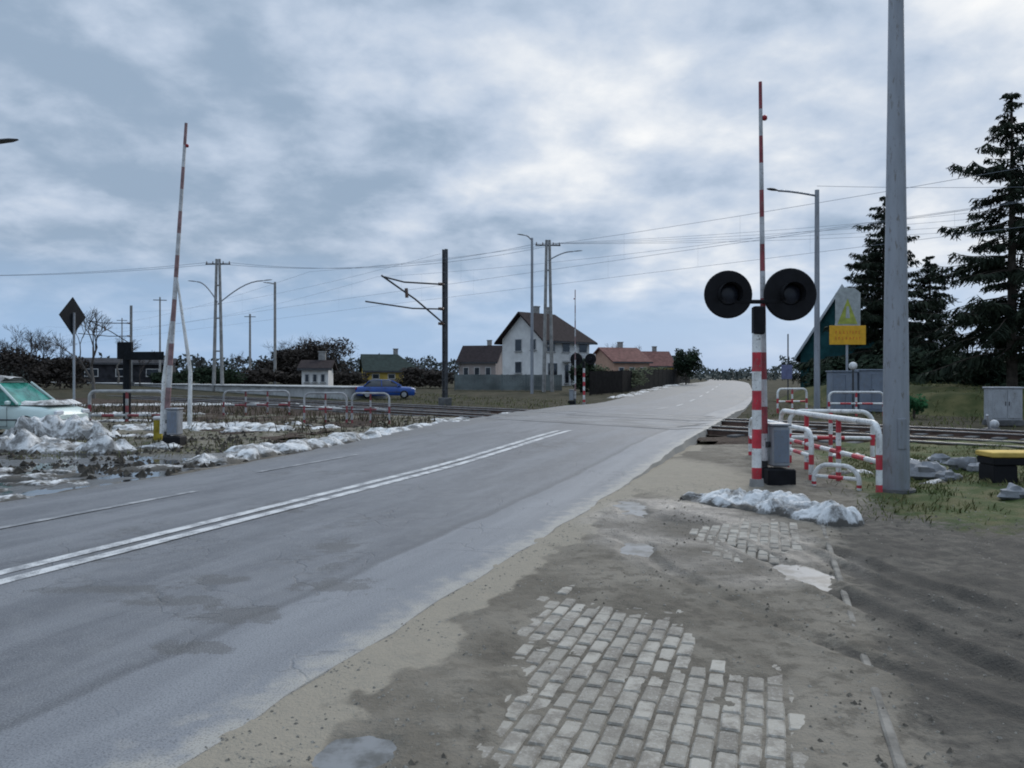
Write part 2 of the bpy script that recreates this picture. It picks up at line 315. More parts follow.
# ------------------------------------------------------------------ mesh builder
class MB:
    def __init__(s): s.v, s.f, s.mi = [], [], []
    def add(s, vs, fs, mi=0):
        o = len(s.v); s.v += [tuple(v) for v in vs]
        s.f += [tuple(i + o for i in f) for f in fs]; s.mi += [mi] * len(fs)
        return s
    def box(s, c, d, rz=0.0, mi=0, bev=0.0, rx=0.0, ry=0.0):
        x, y, z = d[0] / 2, d[1] / 2, d[2] / 2
        Mx = Matrix.Translation(c) @ Matrix.Rotation(rz, 4, 'Z') @ Matrix.Rotation(ry, 4, 'Y') @ Matrix.Rotation(rx, 4, 'X')
        if bev <= 0:
            vs = [Mx @ Vector((a * x, b_ * y, e * z)) for e in (-1, 1) for a, b_ in ((-1, -1), (1, -1), (1, 1), (-1, 1))]
            fs = [(3, 2, 1, 0), (4, 5, 6, 7), (0, 1, 5, 4), (1, 2, 6, 5), (2, 3, 7, 6), (3, 0, 4, 7)]
        else:
            bev = min(bev, x * .9, y * .9, z * .9)
            rings = []
            for zz, ins in ((-z, bev), (-z + bev, 0), (z - bev, 0), (z, bev)):
                X, Y = x - ins, y - ins
                k = bev * .7
                rings.append([Mx @ Vector(p + (zz,)) for p in ((-X + k, -Y), (X - k, -Y), (X, -Y + k), (X, Y - k), (X - k, Y), (-X + k, Y), (-X, Y - k), (-X, -Y + k))])
            vs = [p for r in rings for p in r]; fs = [tuple(range(7, -1, -1)), tuple(range(24, 32))]
            for r in range(3):
                for i in range(8):
                    j = (i + 1) % 8
                    fs.append((r * 8 + i, r * 8 + j, r * 8 + 8 + j, r * 8 + 8 + i))
        return s.add(vs, fs, mi)
    def tube(s, pts, rad, n=8, mi=0, caps=True, mis=None):
        pts = [Vector(p) for p in pts]
        if not hasattr(rad, '__len__'): rad = [rad] * len(pts)
        o = len(s.v); pu = None
        for i, p in enumerate(pts):
            t = (pts[min(i + 1, len(pts) - 1)] - pts[max(i - 1, 0)])
            if t.length < 1e-9: t = Vector((0, 0, 1))
            t.normalize()
            if pu is None:
                u = t.orthogonal().normalized()
            else:
                u = pu - t * pu.dot(t)
                u = u.normalized() if u.length > 1e-6 else t.orthogonal().normalized()
            pu = u; w = t.cross(u)
            for k in range(n):
                a = 2 * PI * k / n
                s.v.append(tuple(p + (u * math.cos(a) + w * math.sin(a)) * rad[i]))
        for i in range(len(pts) - 1):
            m_ = mis[i] if mis else mi
            for k in range(n):
                j = (k + 1) % n
                s.f.append((o + i * n + k, o + i * n + j, o + i * n + n + j, o + i * n + n + k)); s.mi.append(m_)
        if caps:
            s.f.append(tuple(o + k for k in range(n - 1, -1, -1))); s.mi.append(mis[0] if mis else mi)
            e = o + (len(pts) - 1) * n
            s.f.append(tuple(e + k for k in range(n))); s.mi.append(mis[-1] if mis else mi)
        return s
    def bands(s, p0, p1, r0, r1, n_b, n=12, first=0):
        p0, p1 = Vector(p0), Vector(p1); pts, rr, mis = [], [], []
        for i in range(n_b + 1):
            t = i / n_b; pts.append(p0.lerp(p1, t)); rr.append(r0 + (r1 - r0) * t)
            mis.append((i + first) % 2)
        return s.tube(pts, rr, n, mis=mis)
    def grid(s, rows, mi=0):                     # rows of equally many points
        o = len(s.v); w = len(rows[0])
        for r in rows: s.v += [tuple(p) for p in r]
        for i in range(len(rows) - 1):
            for j in range(w - 1):
                s.f.append((o + i * w + j, o + i * w + j + 1, o + (i + 1) * w + j + 1, o + (i + 1) * w + j)); s.mi.append(mi)
        return s
    def prism(s, poly, dvec, mi=0):              # a planar outline given thickness
        n = len(poly); d_ = Vector(dvec)
        vs = [Vector(p) for p in poly] + [Vector(p) + d_ for p in poly]
        fs = [tuple(range(n - 1, -1, -1)), tuple(range(n, 2 * n))] + [(i, (i + 1) % n, n + (i + 1) % n, n + i) for i in range(n)]
        return s.add(vs, fs, mi)
    def ball(s, c, r, mi=0, nu=10, nv=7, sc=(1, 1, 1), jit=0.0, seed=0):
        c = Vector(c); vs = []; fs = []
        for i in range(nv + 1):
            a = PI * i / nv
            for k in range(nu):
                q = Vector((math.sin(a) * math.cos(2 * PI * k / nu), math.sin(a) * math.sin(2 * PI * k / nu), math.cos(a)))
                rr = r * (1 + jit * noise.noise(q * 2.1 + Vector((seed * 7.3, 0, 0))))
                vs.append(c + Vector((q.x * sc[0], q.y * sc[1], q.z * sc[2])) * rr)
        for i in range(nv):
            for k in range(nu):
                j = (k + 1) % nu
                fs.append((i * nu + k, (i + 1) * nu + k, (i + 1) * nu + j, i * nu + j))
        return s.add(vs, fs, mi)
    def build(s, name, mats, parent=None, loc=None, rz=None, smooth=True, attrs=None, ang=35):
        me = bpy.data.meshes.new(name); me.from_pydata(s.v, [], s.f)
        if not isinstance(mats, (list, tuple)): mats = [mats]
        for m in mats: me.materials.append(m)
        if len(mats) > 1: me.polygons.foreach_set('material_index', s.mi)
        if attrs:
            for k, vals in attrs.items():
                me.attributes.new(k, 'FLOAT', 'POINT').data.foreach_set('value', vals)
        me.validate(); me.update()
        if smooth:
            me.polygons.foreach_set('use_smooth', [True] * len(me.polygons))
            try: me.set_sharp_from_angle(angle=math.radians(ang))
            except Exception: pass
        o = bpy.data.objects.new(name, me); C.objects.link(o)
        if parent is not None: o.parent = parent
        if loc is not None: o.location = loc
        if rz is not None: o.rotation_euler = (0, 0, rz)
        return o

def tag(o, label=None, cat=None, group=None, kind=None):
    if label: o['label'] = label
    if cat: o['category'] = cat
    if group: o['group'] = group
    if kind: o['kind'] = kind
    return o
def thing(name, label, cat, loc=(0, 0, 0), rz=0.0, group=None):
    o = bpy.data.objects.new(name, None); C.objects.link(o); o.empty_display_size = 0.2
    o.location = loc; o.rotation_euler = (0, 0, rz)
    return tag(o, label, cat, group)
def dup(root, loc, rz, label, scale=None):
    r = root.copy(); C.objects.link(r); r.location = loc; r.rotation_euler = (0, 0, rz); r['label'] = label
    if scale: r.scale = (scale,) * 3
    for ch in list(root.children):
        c_ = ch.copy(); C.objects.link(c_); c_.parent = r
        for g_ in list(ch.children):
            d_ = g_.copy(); C.objects.link(d_); d_.parent = c_
    return r
def struct(o): o['kind'] = 'structure'; return o

# ------------------------------------------------------------------ ground
ys = [-6.0]
while ys[-1] < 2400: ys.append(ys[-1] + max(0.5, abs(ys[-1]) * 0.035))
mb = MB(); rows = []
for y in ys:
    r = []
    wdt = 60 + max(0, y) * 1.25
    for i in range(61):
        u = (i / 60 * 2 - 1); x = wdt * (0.35 * u + 0.65 * u ** 3)
        z = H(y) - 0.05 + 0.05 * fb(x * .15, y * .15) * (1 if y < 300 else 0)
        z = min(z, H(y) - 0.01)
        r.append((x, y, z))
    rows.append(r)
mb.grid(rows); struct(mb.build('ground', ground_m))

# far hills on the skyline
mb = MB(); rows = []
for k in range(6):
    r = []
    for i in range(181):
        a = math.radians(-62 + 124 * i / 180); R_ = 900 + k * 130
        h = (0, 3.5, 6.5, 8.0, 6.5, 0)[k] * (1 + 0.5 * fb(i * .11, k * .3))
        r.append((math.sin(a) * R_, math.cos(a) * R_, 0.3 + h))
    rows.append(r)
mb.grid(rows); struct(mb.build('hills', farleaf))

# ------------------------------------------------------------------ road
mb = MB(); rows = []
y = -4.0
while y < 420:
    l, r_ = LE(y), RE(y); row = []
    wob_l, wob_r = 0.25 * fb(y * .5, 3.3), 0.06 * fb(y * 1.1, 8.8)
    l += wob_l; r_ += wob_r
    row.append((l - 0.12, y, H(y) - 0.25))
    for k in range(15):
        x = l + (r_ - l) * k / 14
        row.append((x, y, road_z(x, y) + 0.006 * fb(x * .8, y * .4)))
    row.append((r_ + 0.10, y, H(y) - 0.25))
    rows.append(row)
    y += 0.25 if y < 36 else max(0.5, y * .02)
mb.grid(rows); struct(mb.build('road', road_m, smooth=True, ang=30))

def stripe(mb, c0, y0, y1, w, dz=0.008, bend=None):
    rows = []; y = y0
    n = max(2, int((y1 - y0) / 0.4))
    for i in range(n + 1):
        y = y0 + (y1 - y0) * i / n
        x = c0 + 0.365 * y + (bend(y) if bend else 0)
        rows.append([(x + k * w / 2, y, road_z(x, y) + dz) for k in (-1, 1)])
    mb.grid(rows)
mb = MB(); stripe(mb, -6.63, -2, 21.8, 0.16); stripe(mb, -6.33, -2, 21.8, 0.16)
struct(mb.build('centre_line', line_m))
mb = MB()
y = 37.0
while y < 100:
    x0 = (LE(y) * .42 + RE(y) * .58); y2 = y + 3.5; x1 = (LE(y2) * .42 + RE(y2) * .58)
    mb.add([(x0 - .07, y, road_z(x0, y) + .012), (x0 + .07, y, road_z(x0, y) + .012), (x1 + .07, y2, road_z(x1, y2) + .012), (x1 - .07, y2, road_z(x1, y2) + .012)], [(0, 1, 2, 3)])
    y += 8
struct(mb.build('lane_dashes', line_m))
mb = MB(); stripe(mb, -8.62, 7.4, 11.2, 0.12); stripe(mb, -9.3, 13.5, 16.5, 0.1)
struct(mb.build('old_lane_line', fline_m))

# rubber crossing panels: a skin of slabs beside the rails where they cross the road
mb = MB()
for n0 in (20.0, 24.2):
    for a, b_ in ((-1.6, -0.79), (-0.66, 0.66), (0.79, 1.6)):
        s0 = -30.0
        rows = []
        # s range where the strip lies on the road
        for i in range(0, 120):
            s_ = -20 + i * 0.35
            p0, p1 = tr(n0 + a, s_), tr(n0 + b_, s_)
            ok = all(LE(p.y) + .25 < p.x < RE(p.y) - .15 for p in (p0, p1))
            if ok: rows.append([(p.x, p.y, road_z(p.x, p.y) + 0.009) for p in (p0, p1)])
        if len(rows) > 1: mb.grid(rows)
struct(mb.build('crossing_panels', M('rubber_panel', (0.135, 0.137, 0.142), 0.7, 0.35, 0.6)))

# ------------------------------------------------------------------ railway
mb = MB(); rows = []
for i in range(-40, 181):
    s_ = i * 1.0; row = []
    for k in range(25):
        n_ = 16.6 + k * (28.0 - 16.6) / 24
        z = 0.05 + 0.05 * fb(n_ * 1.3, s_ * .9) if 0 < k < 24 else -0.1
        p = tr(n_, s_); row.append((p.x, p.y, z + H(p.y) * .0))
    rows.append(row)
mb.grid(rows)
# leave the road itself clear of ballast
keep = [f for f in mb.f if not (LE(sum(mb.v[i][1] for i in f) / 4) - .1 < sum(mb.v[i][0] for i in f) / 4 < RE(sum(mb.v[i][1] for i in f) / 4) + .1)]
mb.f = keep; mb.mi = [0] * len(keep)
struct(mb.build('track_bed', ballast_m))

sleeper = None
def track(n0, label):
    t = thing('railway_track', label, 'railway track', tr(n0, 0), math.atan2(TD.y, TD.x))
    for sgn in (-1, 1):
        r = MB()
        r.box((55, sgn * .7175, .175), (190, .072, .03), mi=1)
        r.box((55, sgn * .7175, .10), (190, .026, .13), mi=0)
        r.box((55, sgn * .7175, .045), (190, .13, .022), mi=0)
        r.build('rail', [rust, railtop], t, smooth=False)
    proto_s = None; cnt = 0
    for i in range(-30, 130):
        s_ = i * 0.65; p = tr(n0, s_)
        if LE(p.y) - 1.2 < p.x < RE(p.y) + 1.2: continue
        px = 512 + F * p.x / p.y if p.y > 1 else 9999
        if not (-150 < px < 1180) or p.y < 3: continue
        if cnt >= 96: break
        cnt += 1
        if proto_s is None:
            proto_s = MB().box((0, 0, .03), (.26, 2.5, .12), bev=.015).build('sleeper', dconc, t, smooth=False)
            o = proto_s
        else:
            o = proto_s.copy(); C.objects.link(o)
        o.location = (s_, 0, 0)
    return t
track(20.0, 'nearer railway track of two crossing the road, on brown ballast')
track(24.2, 'farther railway track of two crossing the road, under the catenary mast')

mb = MB(); rows = []
for i in range(0, 150):
    s_ = 12 + i * .7; row = []
    for k in range(18):
        n_ = 8.6 + k * .47 + (.5 * fb(s_ * .4, 3.1) if k == 0 else 0); p = tr(n_, s_)
        row.append((p.x, p.y, (.075 if 0 < k else -.12) + .05 * fb(p.x * 1.1, p.y * 1.1, 4)))
    rows.append(row)
mb.grid(rows)
keep = [f for f in mb.f if all(mb.v[i][0] < LE(mb.v[i][1]) - 1.6 for i in f)]
mb.f = keep; mb.mi = [0] * len(keep)
struct(mb.build('gravel_yard', ballast_m, ang=180))
# platform along the far side of the tracks
p0 = tr(29.6, 20); L_ = 95
t = thing('railway_platform', 'long pale concrete railway platform beyond the tracks on the left', 'platform', (tr(29.6, 51).x, tr(29.6, 51).y, 0), math.atan2(TD.y, TD.x))
MB().box((L_ / 2, -2.0, .42), (L_, 3.6, .96), bev=.04).build('platform_wall', pconc, t, smooth=False)
MB().box((L_ / 2, -2.0, .955), (L_ + .2, 4.0, .10), bev=.02).build('platform_edge', pconc, t, smooth=False)

# ------------------------------------------------------------------ near right verge: mud over old pavers
PUD = [(2.43, 6.4, .20, .33), (1.50, 9.75, .20, .55), (1.17, 7.35, .16, .32), (-.68, 3.34, .14, .18)]
def pav_u(x, y): return x - .335 * y + 1.45          # 0 at the pavement's road side, 1.95 at the edging
def pav_open(x, y):
    """how far the pavers lie bare, 0..1"""
    u = pav_u(x, y)
    n_ = fb(x * 1.7, y * 1.3, 4.0) * .8; n2_ = fb(x * 5.5, y * 4.5, 14.0, 3)
    lim = 5.75 - .55 * max(0, u) - .75 * sst(.85, 1.0, u + n_ * .08) + n_ * .45 + n2_ * .45
    left = .16 - .20 * (y - 3.3)
    a = sst(-.15, .40, lim - y) * sst(left - .08, left + .22, u + n_ * .30 + n2_ * .14) * sst(1.62, 1.52, u + n_ * .06 + n2_ * .05)
    a *= .60 + .40 * sst(-.30, .0, n2_ + .6 * n_ + .30)
    b_ = sst(0, .5, 1.0 - ((y - 7.95) / 1.15) ** 2 - ((u - 1.25) / .62) ** 2 + n_ * .5 + n2_ * .5) * .86
    return max(a, b_)
RUTS = [([(2.4, 3.2), (2.8, 2.9), (3.68, 2.41), (4.4, 2.05), (5.1, 1.75), (6.0, 1.48), (7.0, 1.25)], .020, .07),
        ([(2.4, 3.7), (3.4, 3.1), (4.2, 2.75), (4.8, 2.6), (5.8, 2.44), (7.4, 2.25)], .036, .085),
        ([(2.8, 4.9), (4.2, 3.9), (5.0, 3.5), (6.2, 3.15), (8.0, 2.9)], .036, .085),
        ([(2.8, 4.3), (4.2, 3.4), (5.0, 3.1), (6.2, 2.85), (8.0, 2.7)], .020, .065)]
def rut_dark(x, y):
    v = 0
    for tb, dep, wd in RUTS:
        d_ = (x - interp(tb, y) - .05 * fb(y * .8, dep * 90)) / (wd * 1.15)
        v = max(v, math.exp(-d_ * d_) * sst(9, 7, y) * (.35 + dep * 9) * (.75 + .8 * fb(x * 2.5, y * 2.5, 19)))
    return v
def mud_z(x, y):
    c_ = x - .365 * y; u = pav_u(x, y)
    z = 0.040 + .018 * fb(x * 1.6, y * 1.6, 1.0) + .008 * fb(x * 9, y * 9, 2.0, 3)
    edge = sst(-2.2, -2.62, c_)                                   # thins out on the road's edge
    z = z * (1 - edge) + edge * (.017 + .012 * fb(x * 3, y * 3, 5.0))
    if c_ < -2.62: z -= (-2.62 - c_) * .15
    o = pav_open(x, y)
    if o > 0: z = z * (1 - o) + o * (.0245 + .0055 * fb(x * 7, y * 7, 6.0, 4))
    # ruts on the right
    w = sst(1.95, 2.5, u)
    if w > 0:
        z += w * .03 * fb(x * 2.2, y * 1.0, 9.0)
    for tb, dep, wd in RUTS:
        if abs(x - tb[0][1]) < 3:
            xr = interp(tb, y) + .05 * fb(y * .8, dep * 90); d_ = (x - xr) / wd
            if abs(d_) < 4: z += sst(9.0, 7.0, y) * (-dep * math.exp(-d_ * d_) * (1 + .5 * fb(x * 5, y * 5, 17)) + dep * .6 * math.exp(-((abs(d_) - 1.75) / .6) ** 2) * (1 + .8 * fb(x * 4, y * 4, 18)))
    if u > 2.4: z += .10 * sst(2.4, 5, u) * sst(7, 10, y) + .03 * fb(x * 1.2, y * 1.2, 12) * sst(2.4, 3, u)
    for (qx, qy, rx, ry) in PUD:
        d2 = ((x - qx) / rx) ** 2 + ((y - qy) / ry) ** 2
        if d2 < 4: 
            m_ = sst(1.9, .35, d2 + 1.0 * fb(x * 3.3, y * 3.3, 7) + .35 * fb(x * 11, y * 11, 7)); z = z * (1 - m_) + m_ * .004
    return z
mb = MB(); rows = []; A = {'grass': [], 'sand': [], 'wet': [], 'dark': []}
y = 2.0; yl = []
while y < 19: yl.append(y); y += .022 + .0045 * max(0, y - 3)
cl = []; c_ = -2.78
while c_ < 9.5: cl.append(c_); c_ += .026 if c_ < 1.4 else .05
for y in yl:
    row = []
    for c_ in cl:
        x = c_ + .365 * y; u = pav_u(x, y); row.append((x, y, mud_z(x, y)))
        q_ = c_ + .35 * fb(x * 1.1, y * .7, 41) + .22 * fb(x * 4, y * 3, 42); A['sand'].append(max(.95 * sst(-2.05, -2.45, q_), .40 * sst(-1.1, -2.0, q_), .9 * sst(2.6, .3, ((x - 2.6) / 1.3) ** 2 + ((y - 13.2) / 3.0) ** 2) * .8))
        g_ = sst(2.0, 3.3, u - .25 * (10 - y) * (1 if y < 10 else .3)) * sst(6.8, 9.2, y) * .85
        A['grass'].append(g_)
        A['wet'].append(.55 * sst(2.2, .6, ((x - 1.9) / 1.1) ** 2 + ((y - 8.3) / 2.2) ** 2) + .25 * sst(1.95, 2.3, u) * sst(9, 6, y))
        A['dark'].append(rut_dark(x, y) + .72 * sst(1.75, 2.3, u) * sst(10.5, 8.5, y) + .5 * sst(1, .2, ((x - 2.6) / 1.2) ** 2 + ((y - 9.1) / .8) ** 2) + .4 * sst(1, .2, ((x - 1.6) / .8) ** 2 + ((y - 8.9) / 1.6) ** 2))
    rows.append(row)
mb.grid(rows); struct(mb.build('muddy_verge', mud_m, attrs=A, ang=180))

def scatter(name, mat, n, place, r0, r1, flat=.6):
    rnd = random.Random(len(name) * 17 + n); m_ = MB()
    while n > 0:
        q = place(rnd)
        if q is None: continue
        x, y, z = q; r = r0 + (r1 - r0) * rnd.random() ** 3; a = rnd.uniform(0, 6.3); ca, sa_ = math.cos(a) * r, math.sin(a) * r
        k = [rnd.uniform(.6, 1.2) for _ in range(6)]; h = r * flat
        m_.add([(x + ca * k[0], y + sa_ * k[0], z), (x - sa_ * k[1] * .8, y + ca * k[1] * .8, z), (x - ca * k[2], y - sa_ * k[2], z), (x + sa_ * k[3] * .8, y - ca * k[3] * .8, z), (x + ca * .2, y + sa_ * .2, z + h * k[4]), (x - ca * .3, y, z + h * k[5] * .7)],
               [(0, 1, 4), (1, 5, 4), (1, 2, 5), (2, 3, 5), (3, 4, 5), (3, 0, 4)]); n -= 1
    return tag(m_.build(name, mat, smooth=False), kind='stuff')
def grit_at(rnd):
    y = 2.3 + 10 * rnd.random() ** 1.6; c_ = -2.62 + 7.0 * rnd.random() ** 1.5; x = c_ + .365 * y
    if fb(x * 1.2, y * 1.2, 51) + .4 * fb(x * 5, y * 5, 52) < -.12: return None
    if pav_open(x, y) > .2 and rnd.random() < .7: return None
    return x, y, mud_z(x, y) - .001
scatter('gravel', M('grit', (0.10, 0.09, 0.075), .95, .5, 40, col2=(0.36, 0.33, 0.28)), 9500, grit_at, .003, .018)
def clod_at(rnd):
    y = 3 + 8 * rnd.random() ** 1.4; c_ = rnd.uniform(-1.6, 4.5); x = c_ + .365 * y
    if fb(x * .9, y * .9, 55) < .02 or pav_open(x, y) > .05: return None
    return x, y, mud_z(x, y) - .004
scatter('mud_clods', M('mud_clod', (0.075, 0.065, 0.053), .95, .4, 20, col2=(0.16, 0.14, 0.112)), 1900, clod_at, .006, .028, .8)
# concrete pavers, bare where the mud thins
mb = MB(); tone = []
pd = Vector((.335, 1, 0)).normalized(); pn = Vector((pd.y, -pd.x, 0))
org_p = Vector((-1.45 + .335 * 2.0, 2.0, 0))
for k in range(-5, 16):
    for i in range(-3, 38):
        uu = k * .101 + .053 + .02
        vv = (i + (.5 if k % 2 else 0)) * .206
        cpt = org_p + pn * uu + pd * vv
        if cpt.y < 2.1 or cpt.y > 9.6: continue
        if pav_open(cpt.x, cpt.y) < .02 or uu > 1.52 and cpt.y < 6: continue
        o = len(mb.v)
        z = .0090 + random.uniform(-.005, .003) + .008 * fb(cpt.x * 1.3, cpt.y * 1.3, 3)
        mb.box((cpt.x + random.uniform(-.004, .004), cpt.y, z), (random.uniform(.084, .093), random.uniform(.182, .196), .05), rz=math.atan2(-pd.x, pd.y) + random.uniform(-.028, .028), bev=.009, rx=random.uniform(-.018, .018), ry=random.uniform(-.03, .03))
        tone += [random.random()] * (len(mb.v) - o)
struct(mb.build('paving', paver_m, attrs={'tone': tone}, smooth=False))

mb = MB()
y = 2.1
while y < 9.4:
    c0 = Vector((.337 * (y + .5) + .52, y + .5, .012 + random.uniform(-.004, .010)))
    mb.box(c0, (.05, 1.0, .06), rz=math.atan2(-.337, 1) + random.uniform(-.006, .006), bev=.01); y += .97
struct(mb.build('kerb', M('dirty_kerb_concrete', (0.215, 0.198, 0.172), .95, .35, 6, .4), smooth=False))
for (qx, qy, rx, ry) in PUD:
    mb = MB()
    mb.add([(qx + rx * 1.35 * math.cos(a), qy + ry * 1.35 * math.sin(a), .0195) for a in [2 * PI * k / 28 for k in range(28)]], [tuple(range(28))])
    struct(mb.build('puddle', ice_m))

# ------------------------------------------------------------------ left verge: wet mud, slush, puddles
def lv_z(x, y):
    return .0 + .075 * fb(x * .8, y * .8, 21) + .02 * fb(x * 4, y * 4, 22, 3)
mb = MB(); rows = []; A = {'grass': [], 'sand': [], 'wet': [], 'dark': []}
y = 7.0; yl = []
while y < 33: yl.append(y); y += .09
for y in yl:
    row = []; l0 = LE(y) + .22
    for k in range(150):
        x = l0 - k * .11 - (k * .012) ** 2 * 2
        d_ = l0 - x
        z = lv_z(x, y) * sst(0, 1.2, d_) + .005
        if d_ < .45: z -= (.45 - d_) * .1
        wetz = sst(19, 14.5, y) * sst(.2, .8, d_)
        z -= .03 * wetz
        z += .06 * sst(19, 22, y)
        row.append((x, y, z))
        A['sand'].append(.0); A['wet'].append(.8 * wetz + .1)
        A['dark'].append(.35 * wetz + .42)
        A['grass'].append(.34 * sst(15, 17, y) * sst(.8, 1.6, d_) + .1)
    rows.append(row)
mb.grid(rows); struct(mb.build('roadside_mud', mud_m, attrs=A, ang=180))
mb = MB()
poly = [(-3.4, 7.0), (-5.0, 11.6), (-5.4, 14.2), (-6.6, 17.2), (-9, 17.6), (-14, 17.0), (-14, 7)]
mb.add([(x - 0.4 if i < 4 else x, y, -.012) for i, (x, y) in enumerate(poly)], [tuple(range(len(poly)))])
struct(mb.build('roadside_water', water_m))

def debris_at(rnd):
    y = rnd.uniform(12.5, 31); d_ = .3 + 12 * rnd.random(); x = LE(y) - d_
    if fb(x * .6, y * .6, 61) < -.05: return None
    return x, y, max(lv_z(x, y) + (.04 if y > 19 else -.02), -.02) 
scatter('debris', M('dark_debris', (0.022, 0.020, 0.018), .95, .5, 6, col2=(0.09, 0.078, 0.062)), 5200, debris_at, .02, .14, .8)
mbw = MB(); rw = random.Random(9)
for _ in range(7500):
    y = rw.uniform(17.5, 46); x = (LE(y) if y < 36 else -3) - rw.uniform(.8, 22) 
    if fb(x * .45, y * .45, 63) < .04: continue
    if 17.4 < nn(x, y) < 28.2: continue
    h = rw.uniform(.08, .42) * (1.0 if y > 22 else .5); a = rw.uniform(0, 6.3); l_ = h * rw.uniform(.1, .7); w_ = .008 + y * .0003
    mbw.add([(x - w_, y, .0), (x + w_, y, .0), (x + math.cos(a) * l_ + w_ * .5, y + math.sin(a) * l_, h), (x + math.cos(a) * l_ - w_ * .5, y + math.sin(a) * l_, h)], [(0, 1, 2, 3)])
tag(mbw.build('dry_weeds', M('dry_weed_stems', (0.030, 0.026, 0.018), .95, .4, .6, col2=(0.15, 0.125, 0.075)), smooth=False), kind='stuff')
# ------------------------------------------------------------------ snow
def heap(name, blobs, seed, amp=.35, res=.07, vs=1.7, mat=snow_m, base=None, cut=.01):
    x0 = min(b_[0] - max(b_[2], b_[3]) for b_ in blobs); x1 = max(b_[0] + max(b_[2], b_[3]) for b_ in blobs)
    y0 = min(b_[1] - max(b_[2], b_[3]) for b_ in blobs); y1 = max(b_[1] + max(b_[2], b_[3]) for b_ in blobs)
    nx, ny = int((x1 - x0) / res) + 2, int((y1 - y0) / res) + 2
    mb = MB(); idx = {}; thin = []
    hts = {}
    for j in range(ny):
        for i in range(nx):
            x, y = x0 + i * res, y0 + j * res; h = -.05
            for (bx, by, rx, ry, rot, bh) in blobs:
                ca, sa_ = math.cos(rot), math.sin(rot); dx, dy = x - bx, y - by
                d2 = ((dx * ca + dy * sa_) / rx) ** 2 + ((-dx * sa_ + dy * ca) / ry) ** 2
                d2 += amp * fb(x * 1.3, y * 1.3, seed)
                if d2 < 1: h = max(h, bh * (1 - d2) ** 1.0)
            if h > 0:
                h *= 1 + .75 * fb(x * 1.9, y * 1.9, seed + 3) + .30 * fb(x * 9, y * 9, seed + 5, 3); mx = max(b_[5] for b_ in blobs) * .72; vd = noise.voronoi(Vector((x * vs, y * vs, seed + .25 * fb(x * 2, y * 2, 5))))[0]; h *= .50 + .60 * sst(.02, .40, vd[1] - vd[0]) * (.75 + .5 * noise.cell(Vector((x * 1.7, y * 1.7, seed))) ); h = mx * math.tanh(h * 1.35 / mx) + .02 * fb(x * 16, y * 16, seed + 6, 3) * min(1, h / .05)
            hts[i, j] = h
    for j in range(ny - 1):
        for i in range(nx - 1):
            cs = [(i, j), (i + 1, j), (i + 1, j + 1), (i, j + 1)]
            if max(hts[c_] for c_ in cs) < cut: continue
            f = []
            for c_ in cs:
                if c_ not in idx:
                    idx[c_] = len(mb.v); x, y = x0 + c_[0] * res, y0 + c_[1] * res
                    zb = base(x, y) if base else H(y)
                    mb.v.append((x, y, zb + hts[c_])); thin.append(max(0, min(1, 1 - hts[c_] / (.13 + .05 * fb(x * 2, y * 2, 2)))))
                f.append(idx[c_])
            mb.f.append(tuple(f)); mb.mi.append(0)
    return mb.build(name, mat, ang=180, attrs={'thin': thin})
g0 = lambda x, y: .0
o = heap('snow_heap', [(2.85, 10.0, .55, .36, -.35, .24), (3.2, 9.55, .55, .46, -.6, .34), (3.45, 9.05, .45, .32, -.9, .26), (3.62, 8.65, .28, .22, -.3, .18), (2.6, 10.25, .36, .2, -.2, .12)], 31, .8, .022, 2.0, base=lambda x, y: mud_z(x, y) - .01)
tag(o, 'long lumpy heap of old snow on the pavement below the crossing signal', 'snow heap')
o = heap('snow_heap', [(-9.6, 17.5, 1.2, .6, .1, .24), (-11.0, 18.0, 1.3, .8, .1, .36), (-12.55, 21.25, 1.25, .55, .1, .95), (-11.4, 20.9, .9, .5, .2, .55), (-13.2, 18.2, 1.6, .8, .1, .36), (-8.4, 18.3, .6, .3, .4, .12)], 41, .7, .07, base=g0)
tag(o, 'dirty snow bank across the wet verge, in front of the pale green car', 'snow heap')
o = heap('snow_heap', [(-9.6, 25.0, 3.0, 1.1, .4, .30), (-7.4, 23.8, 2.0, .8, .4, .24), (-11.3, 25.8, 1.4, 1, .4, .28)], 51, 1.3, .08, base=g0)
tag(o, 'broad snow bank behind the raised barrier on the left, before the tracks', 'snow heap')
o = heap('snow_heap', [(-5.9 + .34 * i, 15.3 + i * 1.02, .70 + .28 * (i % 3), .48, .9, .24 + .08 * (i % 2)) for i in range(13)], 61, 1.0, .06, base=g0)
tag(o, 'ragged ridge of dirty snow ploughed along the left edge of the road', 'snow heap')
mb = MB()
for (bl, sd) in (([(-8.6, 11.4, 1.4, .4, .2, .10), (-7.2, 12.2, .8, .3, .3, .08), (-9.6, 13.6, 1.8, .35, .1, .09), (-6.6, 14.3, .7, .25, .6, .07), (-6.9, 10.7, 1.0, .22, .3, .05), (-8.1, 13.0, 1.0, .3, .2, .08)], 71),):
    tag(heap('slush', bl, sd, 1.3, .05, base=lambda x, y: -.02), kind='stuff')
